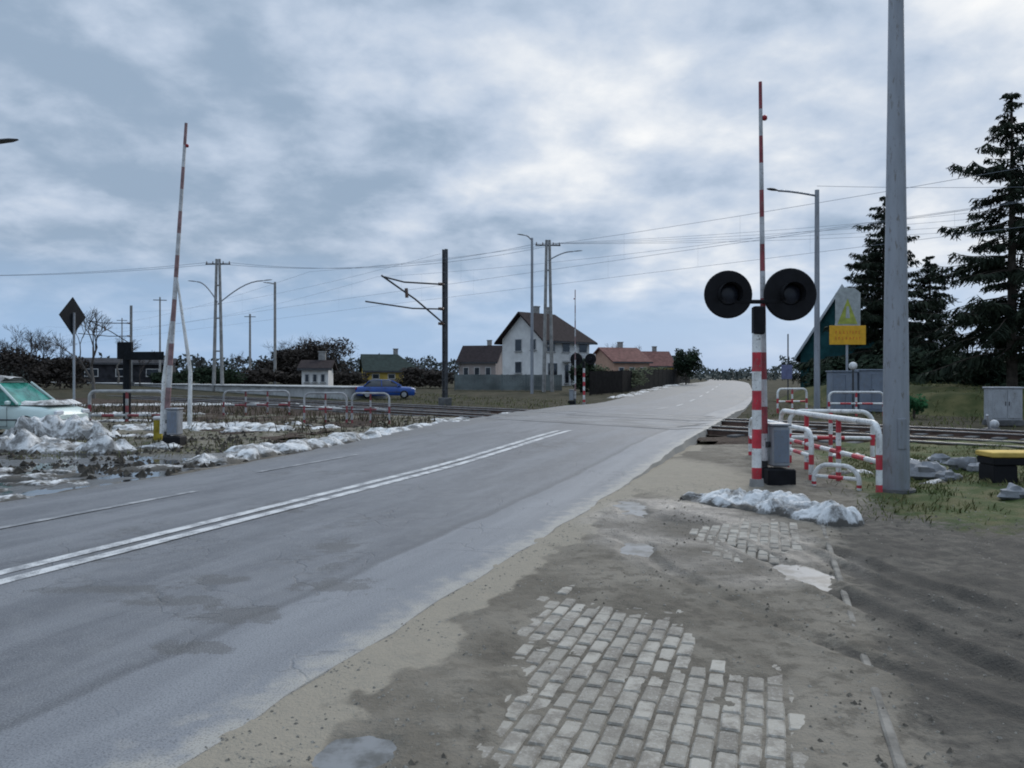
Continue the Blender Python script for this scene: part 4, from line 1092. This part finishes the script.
# ------------------------------------------------------------------ cars
def car(label, loc, rz, paint, glassm, L=4.3, W=1.72, hgt=1.48, estate=False):
    t = thing('parked_car', label, 'car', loc, rz)
    x0, x1 = -L / 2, L / 2
    top = [(0, .62), (.02, .78), (.10, .86), (.25, .90), (.33, .93), (.60, .94), (.85, .95), (.96, .92), (1, .70)]
    # body: front at +x
    m = MB(); rows = []
    for q, zt in top:
        x = x1 - q * L; wd = W / 2 * (.80 if q in (0, 1) else .93 if q in (.02, .96) else 1)
        zb = .34 if q in (0, 1) else .24
        rows.append([(x, -wd * .92, zb), (x, -wd, zb + .12), (x, -wd, zt - .16), (x, -wd * .93, zt - .04), (x, -wd * .7, zt), (x, wd * .7, zt), (x, wd * .93, zt - .04), (x, wd, zt - .16), (x, wd, zb + .12), (x, wd * .92, zb)])
    m.grid(rows); m.add(rows[0], [tuple(range(10))]); m.add(rows[-1], [tuple(range(9, -1, -1))])
    body = m.build('body', paint, t, ang=62)
    for sy in (-1, 1):
        for q0, q1 in ((.305, .555), (.565, .80)):
            xa, xb = x1 - q0 * L, x1 - q1 * L
            dm = MB(); zf, zl = .86, .32
            for (ax_, bx_, za, zb_) in ((xa, xa, zl, zf), (xb, xb, zl, zf), (xa, xb, zl, zl)):
                dm.tube([(ax_, sy * (W / 2 + .001), za), (bx_, sy * (W / 2 + .001), zb_)], .007, 4)
            dm.box(((xa + xb * 2) / 3 - .12, sy * (W / 2 + .012), .80), (.16, .02, .03))
            dm.build('door_seam', dsteel, body, smooth=False)
        m = MB(); m.tube([(x1 - .12 * L, sy * (W / 2 + .004), .50), (x1 - .93 * L, sy * (W / 2 + .004), .50)], .022, 6); m.build('side_trim', dsteel, body)
    rear = .96 if estate else .86
    cab = [(.24, .92, 1), (.40, hgt - .06, .80), (.47, hgt - .01, .77), (.62, hgt, .76), (rear - .10, hgt - .04, .77), (rear, .94, .96)]
    m = MB(); rows = []
    for q, z, k in cab:
        x = x1 - q * L; rows.append((x, z, W / 2 * k))
    # glasshouse: a closed loft from the belt to the roof
    belt = .90; gl = []
    for x, z, w_ in rows:
        gl.append([(x, -W / 2 * .95, belt), (x, -w_ * .97, max(z - .05, belt + .001)), (x, -w_ * .8, max(z - .015, belt + .002)), (x, w_ * .8, max(z - .015, belt + .002)), (x, w_ * .97, max(z - .05, belt + .001)), (x, W / 2 * .95, belt)])
    m.grid(gl); m.build('glasshouse', glassm, t, ang=55)
    m = MB(); rf = [[(x, -w_ * .93, z - .01), (x, -w_ * .6, z + .012), (x, w_ * .6, z + .012), (x, w_ * .93, z - .01)] for x, z, w_ in rows[1:-1]]
    m.grid(rf); m.build('roof', paint, t, ang=60)
    for q0, z0, q1, z1, k0, k1 in ((.24, .93, .40, hgt - .05, .97, .80), (.56, .92, .57, hgt - .02, .965, .775), (rear, .93, rear - .10, hgt - .05, .95, .78)):
        for sy in (-1, 1):
            MB().tube([(x1 - q0 * L, sy * W / 2 * k0, z0), (x1 - q1 * L, sy * W / 2 * k1, z1)], .035, 6).build('pillar', paint, t)
    for qx in (.185, .80):
        for sy in (-1, 1):
            x = x1 - qx * L
            w_ = MB().tube([(x, sy * (W / 2 - .20), .31), (x, sy * (W / 2 - .18), .31), (x, sy * (W / 2 + .0), .31), (x, sy * (W / 2 + .02), .31)], [.26, .31, .31, .28], 22).build('wheel', tyre, t)
            MB().tube([(x, sy * (W / 2 + .015), .31), (x, sy * (W / 2 + .03), .31)], [.19, .17], 18).build('rim', rimm, w_)
    for sy in (-1, 1):
        MB().box((x1 - .05, sy * W * .34, .68), (.10, .34, .14), bev=.03).build('headlight', lamp_l, t)
        MB().box((x0 + .04, sy * W * .38, .78), (.09, .24, .22), bev=.03).build('tail_light', lamp_r, t)
        MB().box((x1 - .29 * L, sy * (W / 2 + .06), .97), (.10, .16, .12), bev=.03).build('mirror', paint, t)
    for xb in (x1 - .02, x0 + .02): MB().box((xb, 0, .42), (.12, W * .86, .16), bev=.04).build('bumper', dsteel, t)
    return t, rows
palegreen = M('pale_green_paint', (0.52, 0.62, 0.59), 0.3, 0.08, 1.5)
teal_glass = M('teal_glass', (0.01, 0.12, 0.09), 0.12, 0.3, 3.5, col2=(0.07, 0.33, 0.27))
bluep = M('blue_car_paint', (0.02, 0.075, 0.30), 0.25, 0.15, 2)
whitep = M('white_car_paint', (0.34, 0.35, 0.355), 0.3, 0.1, 2)
cpos = Vector((-14.65, 22.3, .0))
t, rows_c = car('pale green car with teal windows and a snowy roof, left of the crossing', cpos, -.06, palegreen, teal_glass, 4.4, 1.75, 1.58, True)
m = MB(); m.grid([[(x, -w_ * .8 + w_ * 1.6 * k / 6, z + .015 + (.12 + .07 * fb(x * 2, k * .8)) * (1 if 0 < k < 6 else 0)) for k in range(7)] for x, z, w_ in rows_c[1:-1]])
m.grid([[(x, -.72 + 1.44 * k / 6, .90 + (.10 + .07 * fb(x * 2.3, k * .9)) * (1 if 0 < k < 6 and 0 < i < 7 else 0)) for k in range(7)] for i, x in enumerate([.95 + q * .15 for q in range(8)])])
o = m.build('roof_snow', snow_m, ang=180, loc=cpos, rz=-.06); tag(o, 'old snow lying on the roof and bonnet of the pale green car', 'snow')
cb = at(386, 398.5)
car('bright blue car parked beyond the tracks, left of the catenary mast', (cb.x, cb.y, H(cb.y)), .1, bluep, glass, 4.4, 1.75, 1.42)

# ------------------------------------------------------------------ houses
def house(label, loc, rz, L, W, eave, ridge, wall, roof, wins, hip=0.0, chim=(.1,), name='house', balcony=None, door=None, over=.5, wall2=None, cat='house'):
    t = thing(name, label, cat, loc, rz)
    l, w = L / 2, W / 2
    m = MB()
    vs = [(-l, -w, -.5), (l, -w, -.5), (l, w, -.5), (-l, w, -.5), (-l, -w, eave), (l, -w, eave), (l, w, eave), (-l, w, eave), (-l, 0, ridge), (l - hip, 0, ridge)]
    fs = [(0, 1, 5, 4), (2, 3, 7, 6), (3, 0, 4, 8, 7)]
    fs.append((1, 2, 6, 5) if hip else (1, 2, 6, 9, 5))
    m.add(vs, fs); m.build('wall', wall, t, smooth=False)
    k = (ridge - eave) / w; oz = over * k; th = .22
    rp = MB()
    hx = l + over if not hip else l + over
    re = (l - hip) if hip else l + over
    for sy in (-1, 1):
        poly = [(-l - over, sy * (w + over), eave - oz + .03), (hx, sy * (w + over), eave - oz + .03), (re, 0, ridge + .03), (-l - over, 0, ridge + .03)]
        if sy > 0: poly = poly[::-1]
        rp.prism(poly, (0, 0, th))
    if hip: rp.prism([(hx, -w - over, eave - oz + .035), (hx, w + over, eave - oz + .035), (re, 0, ridge + .035)], (0, 0, th))
    ro = rp.build('roof', roof, t, smooth=False)
    for q in chim:
        cm_ = MB(); cm_.box((L * q, w * .22, ridge + .25), (.7, .6, 1.7), bev=.02); cm_.box((L * q, w * .22, ridge + 1.13), (.84, .74, .12)); cm_.build('chimney', conc, ro, smooth=False)
    for sy in (-1, 1): MB().box((0, sy * (w + over + .03), eave - oz + .10), (L + over * 2, .06, .22)).build('gutter', dsteel, t, smooth=False)
    for (fc, u, z, ww, wh) in wins:
        c0 = (-l - .02, u, z) if fc == 'g' else (u, -w - .02, z)
        dm = (.10, ww + .16, wh + .16) if fc == 'g' else (ww + .16, .10, wh + .16)
        dp = (.10, ww, wh) if fc == 'g' else (ww, .10, wh)
        off = (-.03, 0, 0) if fc == 'g' else (0, -.03, 0)
        fr = MB().box(c0, dm).build('window', wall_w if wall is not wall_w else dullwhite, t, smooth=False)
        pn_ = MB().box(Vector(c0) + Vector(off), dp)
        pn_.build('pane', glass, fr, smooth=False)
        si = MB().box(Vector(c0) + Vector(off) * 2.5 - Vector((0, 0, wh / 2 + .11)), (.2, ww + .3, .06) if fc == 'g' else (ww + .3, .2, .06)).build('sill', conc, fr, smooth=False)
    if door:
        fc, u, ww, wh = door
        c0 = (-l - .03, u, wh / 2) if fc == 'g' else (u, -w - .03, wh / 2)
        MB().box(c0, (.1, ww, wh) if fc == 'g' else (ww, .1, wh)).build('door', wood_d, t, smooth=False)
    if balcony:
        for (u, z, ww) in balcony:
            bm_ = MB(); bm_.box((u, -w - .6, z), (ww, 1.2, .18)); bm_.box((u, -w - 1.17, z + .55), (ww, .05, .9)); bm_.build('balcony', dullwhite, t, smooth=False)
            pm = MB()
            for q in (-.5, .5): pm.box((u + q * (ww - .2), -w - 1.1, z / 2 - .1), (.18, .18, z - .2))
            pm.build('balcony_post', dullwhite, t, smooth=False)
    return t
# the white house beyond the crossing
ax = Vector((.72, .694, 0)); ay = Vector((-.694, .72, 0))
cn = pt(543, 92); ctr = cn + ax * 4.2 + ay * 3.5
e_ = hz(338, 93) - H(93); r_ = hz(314, 95) - H(95)
house('white two-storey house with dark brown roof, left of the road past the crossing', (ctr.x, ctr.y, H(93)), math.atan2(.694, .72), 8.4, 7.0, e_, r_, wall_w, roof_d,
      [('g', .6, 4.9, 1.0, 1.35), ('g', .6, 2.2, 1.0, 1.3), ('g', -1.9, 4.9, .8, 1.2), ('s', -2.9, 4.8, 1.3, 1.4), ('s', -.2, 4.8, 1.2, 1.4), ('s', 2.9, 4.8, 1.4, 1.4), ('s', -2.6, 1.9, 1.5, 1.5), ('s', .2, 1.4, 1.2, 2.2), ('s', 3.0, 1.9, 1.5, 1.5)],
      hip=2.6, chim=(-.12, .14), balcony=[(1.6, 2.9, 4.8)], over=.7)
def simple_house(label, px, Y, w_px, e_py, r_py, wall, roof, rz=.0, wins=None, hip=0, depth=7):
    p = pt(px, Y); L_ = w_px * Y / F; e_ = hz(e_py, Y) - H(Y); r2 = hz(r_py, Y) - H(Y)
    if wins is None: wins = [('s', L_ * q, e_ * .55, L_ * .12, e_ * .35) for q in (-.3, 0, .3)]
    return house(label, (p.x, p.y + depth * .5, H(Y)), rz, L_, depth, e_, r2, wall, roof, wins, hip=hip, chim=(.15,), over=.4)
simple_house('orange house with red roof behind the dark roadside fence', 622, 118, 40, 362, 348, wall_o, roof_r, .35, depth=9)
simple_house('pale yellow bungalow with red roof, right of the orange house', 655, 135, 34, 366, 352, wall_y, roof_r, .1, depth=8)
simple_house('small pale house with dark roof, left of the white house', 482, 125, 38, 362, 346, wall_k, roof_d, -.2, depth=8)
simple_house('yellow house with dark green roof behind the blue car', 384, 118, 52, 371, 355, wall_y, roof_g, .25, hip=2.5, depth=9)
simple_house('small white outbuilding in front of the big bare bush', 313, 80, 26, 369, 362, wall_w, roof_d, .1, depth=4)
simple_house('low dark station building behind the direction sign', 112, 112, 92, 364, 359, wall_d, wall_d, .35, depth=8)
p = pt(842, 62)
house('steep dark teal house with pale verges behind the warning sign', (p.x + 4 * math.sin(.40), p.y + 4 * math.cos(.40), H(62)), PI / 2 - .40, 8, 6.2, hz(352, 62) - H(62), hz(289, 62) - H(62), wall_t, M('dark_teal_roof', (0.02, 0.034, 0.038), .8, .3, 2), [('g', -1.3, 2.2, 1, 1.2), ('g', 1.2, 2.2, 1, 1.2), ('g', 0, 5.2, .9, 1.1)], chim=(), over=.4)
hs = [o for o in C.objects if o.get('label', '').startswith('steep dark teal')][0]
m = MB(); l, w, e2, r2 = 4.0, 3.1, hz(352, 62) - H(62), hz(289, 62) - H(62); k = (r2 - e2) / w
for sy in (-1, 1):
    m.prism([(-l - .46, sy * (w + .45), e2 - .45 * k + .02), (-l - .46, sy * (w + .45), e2 - .45 * k + .36), (-l - .46, 0, r2 + .36), (-l - .46, 0, r2 + .02)], (.05, 0, 0))
m.build('verge_board', M('pale_verge', (0.5, 0.53, 0.55), .7, .1, 3), hs, smooth=False)

# fences
def fence(label, pts, h, mat, post=2.4, name='fence', board=True, rail_n=0):
    pts = [Vector(p) for p in pts]; t = thing(name, label, 'fence', pts[0], 0)
    m = MB(); pm = MB()
    for a, b_ in zip(pts, pts[1:]):
        a, b_ = a - pts[0], b_ - pts[0]; L_ = (b_ - a).length; ang = math.atan2(b_.y - a.y, b_.x - a.x); dz = b_.z - a.z
        n_ = max(1, int(L_ / .16))
        if board:
            for i in range(n_):
                q = a.lerp(b_, (i + .5) / n_)
                m.box(q + Vector((0, 0, h / 2)), (L_ / n_ * .93, .025, h * random.uniform(.97, 1.02)), rz=ang)
        else:
            for k in range(rail_n):
                q = a.lerp(b_, .5); m.box(q + Vector((0, 0, h * (k + 1) / rail_n - .05)), (L_, .04, .10), rz=ang)
        for i in range(int(L_ / post) + 1):
            q = a.lerp(b_, min(1, i * post / L_)) + Vector((0, .06, h * .5)); pm.box(q, (.10, .10, h + .1), rz=ang)
    m.build('panel', mat, t, smooth=False); pm.build('post', mat, t, smooth=False)
    return t
fence('dark board fence along the left roadside past the crossing', [pt(590, 66), pt(622, 72), pt(690, 108)], 2.0, wood_d)
fence('grey panel fence in front of the white house', [pt(455, 78), pt(562, 76)], 1.55, M('grey_green_panels', (0.12, 0.14, 0.14), .8, .4, .5))

# ------------------------------------------------------------------ trees and shrubs
def spruce(label, loc, h, R, seed, lean=.0, nb=120, low=.08, dens=1.0):
    rnd = random.Random(seed); t = thing('spruce_tree', label, 'spruce tree', loc, 0, 'dark spruces on the right')
    tk = MB(); tk.tube([(0, 0, -.2), (lean * .5, 0, h * .5), (lean, 0, h)], [h * .017, h * .011, .02], 8)
    m = MB(); br = MB()
    for i in range(nb):
        q = min(.995, max(low, low + (1 - low) * (i + rnd.random()) / nb + rnd.gauss(0, .025)))
        z0 = q * h; ln = R * (1 - q) ** .75 * rnd.choice((.35, .6, .8, 1.0, 1.25)) * (.85 + .45 * noise.noise(Vector((q * 7, i * 2.39996 % 6.28, seed)))) + .2
        a = i * 2.39996 + rnd.uniform(-.5, .5); dx, dy = math.cos(a), math.sin(a)
        dr = rnd.uniform(.30, .75) * (1 - q * .6); pts = []
        for k in range(7):
            s_ = k / 6; pts.append(Vector((lean * q + dx * ln * s_, dy * ln * s_, z0 + ln * (.12 * s_ - dr * s_ * s_ + .22 * s_ ** 4))))
        br.tube(pts, [.05 * (1 - s_ / 7) * (1.2 - q) + .006 for s_ in range(7)], 4, caps=False)
        ns = max(4, int(ln * 7 * dens))
        for k in range(ns):
            s_ = (.12 + .88 * (k + rnd.random()) / ns)
            f_ = s_ * 6; i0 = min(5, int(f_)); p = pts[i0].lerp(pts[i0 + 1], f_ - i0)
            for sd in (-1, 1):
                if rnd.random() < .12: continue
                sl = (.30 + .75 * ln * .28 * (1 - s_ * .55)) * rnd.uniform(.6, 1.1)
                o_ = Vector((-dy * sd * .75 + dx * .65, dx * sd * .75 + dy * .65, -rnd.uniform(.4, 1.5))).normalized()
                e = p + o_ * sl; wv_ = Vector((rnd.uniform(-1, 1), rnd.uniform(-1, 1), rnd.uniform(-.4, .4))).normalized() * (.035 + .04 * rnd.random())
                md = p.lerp(e, .55) + Vector((0, 0, .05))
                m.add([p - wv_ * .4, p + wv_ * .4, md + wv_ * 1.4, md - wv_ * 1.4, e], [(0, 1, 2, 3), (3, 2, 4)])
                for _ in range(4):
                    b0_ = p.lerp(e, rnd.uniform(.2, .8)); w2 = Vector((rnd.uniform(-1, 1), rnd.uniform(-1, 1), rnd.uniform(-1.1, .1))).normalized() * sl * .38
                    pp = w2.cross(Vector((rnd.random(), rnd.random(), .3))).normalized() * .024
                    m.add([b0_ - pp, b0_ + pp, b0_ + w2 + pp * .6, b0_ + w2 - pp * .6], [(0, 1, 2, 3)])
    k = tk.build('trunk', bark, t); br.build('limb', bark, k); m.build('crown', needle, t, smooth=False)
    return t
p = pt(1012, 40); spruce('tall sparse spruce with a bare trunk at the right edge of the view', (p.x, p.y, 0), hz(92, 40), 5.9, 3, nb=170, low=.16, dens=1.05)
p = pt(884, 56); spruce('dark spruce mostly hidden behind the grey mast', (p.x, p.y, H(56)), hz(196, 56) - H(56), 5.3, 11, nb=240, low=.03, dens=1.3)
p = pt(930, 58); spruce('shorter dark spruce between the grey mast and the edge spruce', (p.x, p.y, H(58)), hz(256, 58) - H(58), 3.9, 21, nb=170, low=.05, dens=1.2)
p = pt(868, 66); spruce('dark spruce behind the yellow warning sign', (p.x, p.y, H(66)), hz(248, 66) - H(66), 3.4, 27, nb=110, low=.03, dens=1.1)

def leafy(label, loc, rx, ry, h, seed, mat, n=1500, name='bush', cat='bush', ls=.3, z0=.1, group=None, trunk=True):
    rnd = random.Random(seed); t = thing(name, label, cat, loc, 0, group)
    m = MB(); cl_ = []
    for _ in range(16):
        a = rnd.uniform(0, 2 * PI); q = rnd.random() ** .5 * .75
        cl_.append((Vector((math.cos(a) * rx * q, math.sin(a) * ry * q, h * rnd.uniform(.22, .80))), rnd.uniform(.22, .42)))
    for _ in range(n):
        c0, s_ = rnd.choice(cl_)
        d_ = Vector((rnd.gauss(0, 1), rnd.gauss(0, 1), rnd.gauss(0, 1))); d_ = d_.normalized() * (rnd.random() ** .4)
        p = c0 + Vector((d_.x * rx * s_ * 1.3, d_.y * ry * s_ * 1.3, d_.z * h * s_ * .62))
        if p.z < z0: p.z = z0 + rnd.random() * .2
        u = Vector((rnd.uniform(-1, 1), rnd.uniform(-1, 1), rnd.uniform(-.7, .7))).normalized(); v_ = u.orthogonal().normalized()
        l_ = ls * rnd.uniform(.5, 1.2)
        m.add([p - u * l_, p - v_ * l_ * .45, p + u * l_, p + v_ * l_ * .45], [(0, 1, 2, 3)])
    if trunk: MB().tube([(0, 0, -.1), (0, 0, h * .6)], [max(.06, h * .02), .04], 6).build('trunk', bark, t)
    m.build('crown', mat, t, smooth=False)
    return t
p = pt(686, 98); leafy('round dark evergreen at the left roadside near the skyline', p, 1.9, 1.7, hz(346, 98) - H(98), 4, needle2, 2600, 'evergreen_tree', 'tree', .24)
for (px, Y, w_, top, lab, sd) in ((905, 48, 3.2, 345, 'dark evergreen hedge just right of the grey mast', 5), (952, 50, 3.6, 348, 'dark evergreen hedge in the middle of the bank top', 6), (990, 47, 2.6, 356, 'dark low evergreen behind the pale cabinet', 7), (862, 52, 2.6, 352, 'dark bush behind the blue grey cabinets', 8), (1012, 45, 3.0, 350, 'dark evergreen undergrowth round the foot of the edge spruce', 10), (832, 55, 2.0, 356, 'dark bush left of the cabinets under the teal house', 9)):
    p = pt(px, Y); leafy(lab, p, w_, 1.6, hz(top, Y) - H(Y), sd, needle2, 3800, 'evergreen_bush', 'bush', .26, group='evergreen bushes on the right')
for (px, Y, w_, top, lab, sd) in ((212, 84, 4.2, 366, 'dark low hedge at the foot of the tall double pole', 15), (258, 88, 4.0, 368, 'dark low hedge at the foot of the slim lamp', 16), (430, 84, 3.2, 366, 'dark brown bush left of the catenary mast foot', 17), (584, 70, 1.3, 357, 'dark shrub beside the far crossing signal', 18), (14, 80, 4.0, 348, 'dark hedge behind the pale green car at the left edge', 21), (60, 82, 3.2, 356, 'dark hedge left of the station building', 22), (300, 90, 4.4, 371, 'dark low hedge under the big bare bush', 23), (345, 92, 3.6, 370, 'dark low hedge left of the blue car', 24), (172, 92, 3.0, 372, 'low hedge right behind the left barrier', 19)):
    p = pt(px, Y); leafy(lab, p, w_, 1.4, hz(top, Y) - H(Y), sd, needle2 if sd in (15, 18, 19) else brush, 2600, 'hedge', 'hedge', .24, group='hedges beyond the railway')
for (px, Y, w_, top, lab, sd) in ((316, 106, 4.6, 334, 'big rounded brown winter thicket behind the dark low hedge', 41), (284, 108, 3.4, 346, 'lower brown thicket left of the big rounded one', 42)):
    p = pt(px, Y); leafy(lab, p, w_, 2.6, hz(top, Y) - H(Y), sd, brush, 6500, 'thicket', 'bush', .26, group='brown winter thickets')
p = pt(914, 33.2); leafy('small bright green shrub on the bank right behind the grey mast', p, .55, .5, 1.1, 61, M('bright_green_leaves', (0.025, 0.095, 0.035), .85, .5, 3), 900, 'shrub', 'shrub', .09)
p = pt(612, 76); leafy('pale clipped hedge above the dark board fence', p, 3.6, .9, hz(363, 76) - H(76), 33, hedge_m, 2600, 'hedge', 'hedge', .18, group='hedges beyond the railway')
p = pt(655, 100); leafy('pale shrub between the orange house and the evergreen', p, 2.4, 1.0, hz(366, 100) - H(100), 34, hedge_m, 1600, 'shrub', 'shrub', .2)

def bare(label, loc, h, seed, mat=twig, spread=.55, depth=6, stems=1, group='bare winter trees on the left', name='bare_tree', cat='tree'):
    rnd = random.Random(seed); t = thing(name, label, cat, loc, rnd.random() * 6, group)
    m = MB(); tk = MB()
    def grow(p, d_, ln, r, dep):
        q = p + d_ * ln * .5 + Vector((rnd.uniform(-1, 1), rnd.uniform(-1, 1), 0)) * ln * .05
        e = q + (d_ + Vector((rnd.uniform(-.2, .2), rnd.uniform(-.2, .2), .08))).normalized() * ln * .5
        (tk if dep == depth else m).tube([p, q, e], [r, r * .85, r * .7], 6 if dep > 3 else 3, caps=False)
        if dep <= 0: return
        for k in range(rnd.choice((2, 3, 3)) + (1 if dep < 3 else 0)):
            a = rnd.uniform(0, 2 * PI); u = d_.orthogonal().normalized(); u = Matrix.Rotation(a, 3, d_) @ u
            nd_ = (d_ + u * rnd.uniform(.35, 1) * spread * 1.5 + Vector((0, 0, .10))).normalized()
            st_ = e if k < 2 else p.lerp(e, rnd.uniform(.5, .95))
            grow(st_, nd_, ln * rnd.uniform(.6, .85), max(r * .62, .011), dep - 1)
    for s_ in range(stems):
        d_ = Vector((rnd.uniform(-1, 1) * .5 * (stems > 1), rnd.uniform(-1, 1) * .5 * (stems > 1), 1)).normalized()
        grow(Vector((rnd.uniform(-.5, .5) * (stems > 1) * 2, rnd.uniform(-.5, .5) * (stems > 1), -.1)), d_, h * .27, h * .016 if stems == 1 else h * .010, depth)
    tk.build('trunk', mat, t); m.build('crown', mat, t)
    return t
for i, (px, Y, top, lab, mt) in enumerate(((6, 95, 322, 'bare tree at the very left edge of the view', twig), (32, 100, 325, 'bare tree second from the left edge', twig), (58, 90, 336, 'small bare tree left of the diamond sign', twig), (94, 60, 282, 'tall thin pale bare tree right of the diamond sign', twig_w), (118, 100, 318, 'bare tree above the station building', twig_w), (140, 92, 345, 'small bare tree right of the direction sign', twig), (232, 95, 344, 'small bare tree right of the tall double pole', twig), (198, 96, 350, 'small bare tree left of the tall double pole', twig), (20, 88, 326, 'dense bare tree between the first two at the left edge', twig), (46, 92, 332, 'dense bare tree second left of the diamond sign', twig))):
    p = pt(px, Y); bare(lab, p, (hz(top, Y) - H(Y)) * 1.05, 100 + i, mt, .55, 6 if i in (0, 1, 2, 8, 9) else 5, group='bare winter trees on the left')
for i, (px, Y, top, lab) in enumerate(((300, 110, 335, 'left half of the big bare bush behind the white outbuilding'), (326, 112, 330, 'right half of the big bare bush behind the white outbuilding'))):
    p = pt(px, Y); bare(lab, p, (hz(top, Y) - H(Y)) * 1.15, 130 + i, twig, .85, 5, stems=6, name='bare_bush', cat='bush')
for i, (px, Y, top, lab) in enumerate(((612, 150, 336, 'faint bare tree behind the orange house'), (425, 125, 352, 'bare tree left of the catenary mast'), (455, 120, 356, 'bare tree right of the catenary mast foot'), (980, 75, 325, 'pale bare tree between the two right spruces'), (640, 160, 340, 'faint bare tree right of the orange roof'))):
    p = pt(px, Y); bare(lab, p, (hz(top, Y) - H(Y)) * 1.05, 150 + i, twig_w if i in (0, 3, 4) else twig, .7, 5, group='bare winter trees behind the houses')

# far-off wood on the skyline: one mass
mb = MB(); rnd = random.Random(77)
for _ in range(15000):
    a = math.radians(rnd.uniform(-42, 42)); R_ = rnd.uniform(230, 330)
    hgt = 6 + 3.5 * fb(a * 9, 2.2) + 2 * fb(a * 40, 5)
    px = 512 + F * math.tan(a)
    if 690 < px < 780: hgt *= .6
    z = rnd.random() ** .7 * max(1.5, hgt); p = Vector((math.sin(a) * R_, math.cos(a) * R_, .9 + z))
    u = Vector((rnd.uniform(-1, 1), rnd.uniform(-1, 1), rnd.uniform(-1, 1))).normalized(); v_ = u.orthogonal().normalized(); l_ = rnd.uniform(.4, 1.0)
    mb.add([p - u * l_, p - v_ * l_ * .5, p + u * l_, p + v_ * l_ * .5], [(0, 1, 2, 3)])
tag(mb.build('far_wood', farleaf, smooth=False), kind='stuff')

# ------------------------------------------------------------------ sky and light
SUN_E, SUN_R = math.radians(32), math.radians(28)
w = bpy.data.worlds.new('World'); S.world = w; w.use_nodes = True
nt = w.node_tree; bg = nt.nodes['Background']
sky = nt.nodes.new('ShaderNodeTexSky'); sky.sky_type = 'NISHITA'; sky.sun_disc = False
sky.sun_elevation = SUN_E; sky.sun_rotation = SUN_R; sky.dust_density = 2.0; sky.ozone_density = 2.0
tc = nt.nodes.new('ShaderNodeTexCoord')
sp = nt.nodes.new('ShaderNodeSeparateXYZ'); lk(nt, tc.outputs['Generated'], sp.inputs[0])
zz = mth(nt, 'MAXIMUM', sp.outputs[2], 0.0)
den = mth(nt, 'ADD', zz, 0.30)
cv = nt.nodes.new('ShaderNodeCombineXYZ')
lk(nt, mth(nt, 'DIVIDE', sp.outputs[0], den), cv.inputs[0]); lk(nt, mth(nt, 'DIVIDE', sp.outputs[1], den), cv.inputs[1])
cvo = nt.nodes.new('ShaderNodeVectorMath'); cvo.operation = 'ADD'; lk(nt, cv.outputs[0], cvo.inputs[0]); cvo.inputs[1].default_value = (3.7, 1.9, 0.4)
n1 = noi(nt, cvo.outputs[0], 2.5, 9, 0.52, 0.12)
n2 = noi(nt, cvo.outputs[0], 7.0, 7, 0.55, 0.2)
n3 = noi(nt, cvo.outputs[0], 0.9, 3, 0.5)
# brightness of the cloud deck, a little brighter toward the hidden sun
az = nt.nodes.new('ShaderNodeVectorMath'); az.operation = 'DOT_PRODUCT'
lk(nt, tc.outputs['Generated'], az.inputs[0])
az.inputs[1].default_value = (math.sin(SUN_R) * math.cos(SUN_E), math.cos(SUN_R) * math.cos(SUN_E), math.sin(SUN_E))
glow = step(nt, az.outputs['Value'], 0.72, 1.0)
br = mth(nt, 'ADD', mth(nt, 'MULTIPLY_ADD', n1, 0.9, mth(nt, 'MULTIPLY', n2, 0.36)), mth(nt, 'MULTIPLY', glow, 0.20))
br = mth(nt, 'ADD', br, mth(nt, 'MULTIPLY', n3, 0.22))
t1 = step(nt, br, 0.64, 0.86); t2 = step(nt, br, 0.78, 1.16)
cloud = mix(nt, t1, (0.235, 0.310, 0.410), (0.385, 0.455, 0.560))
cloud = mix(nt, t2, cloud, (0.74, 0.745, 0.745))
skyc = nt.nodes.new('ShaderNodeVectorMath'); skyc.operation = 'SCALE'; lk(nt, sky.outputs[0], skyc.inputs[0]); skyc.inputs['Scale'].default_value = 0.07
blue = mix(nt, 0.88, skyc.outputs[0], (0.255, 0.395, 0.605))
gap = mth(nt, 'MULTIPLY', step(nt, mth(nt, 'ADD', zz, mth(nt, 'MULTIPLY_ADD', n1, 0.14, -0.07)), 0.17, 0.03), 0.85)
col = mix(nt, gap, cloud, blue)
# an overcast sky is brighter overhead
up = mth(nt, 'MULTIPLY_ADD', step(nt, zz, 0.42, 1.0), 1.1, 1.0)
sc_ = nt.nodes.new('ShaderNodeVectorMath'); sc_.operation = 'SCALE'; lk(nt, col, sc_.inputs[0]); lk(nt, up, sc_.inputs['Scale'])
dn = mix(nt, step(nt, sp.outputs[2], -0.02, -0.0), (0.08, 0.085, 0.09), sc_.outputs[0])
lk(nt, dn, bg.inputs['Color']); bg.inputs['Strength'].default_value = 1.0

ld_ = bpy.data.lights.new('sun', 'SUN'); ld_.energy = 1.2; ld_.angle = math.radians(30); ld_.color = (1.0, .96, .90)
so = bpy.data.objects.new('sun', ld_); C.objects.link(so)
sd_ = Vector((math.sin(SUN_R) * math.cos(SUN_E), math.cos(SUN_R) * math.cos(SUN_E), math.sin(SUN_E)))
so.rotation_euler = sd_.to_track_quat('Z', 'Y').to_euler(); so.location = (0, 0, 40)

cd = bpy.data.cameras.new('camera'); cam = bpy.data.objects.new('camera', cd); C.objects.link(cam)
cam.location = (0, 0, CAMZ); cam.rotation_euler = (PI / 2, 0, 0)
cd.sensor_width = 36; cd.lens = F / 1024 * 36; cd.shift_y = -(384 - HY) / 1024; cd.clip_start = .05; cd.clip_end = 6000
S.camera = cam
S.cycles.filter_width = 1.9
S.render.resolution_x, S.render.resolution_y = 1024, 768
vs_ = S.view_settings; vs_.view_transform = 'Standard'; vs_.look = 'None'; vs_.gamma = 1; vs_.exposure = 0.42; vs_.use_curve_mapping = False
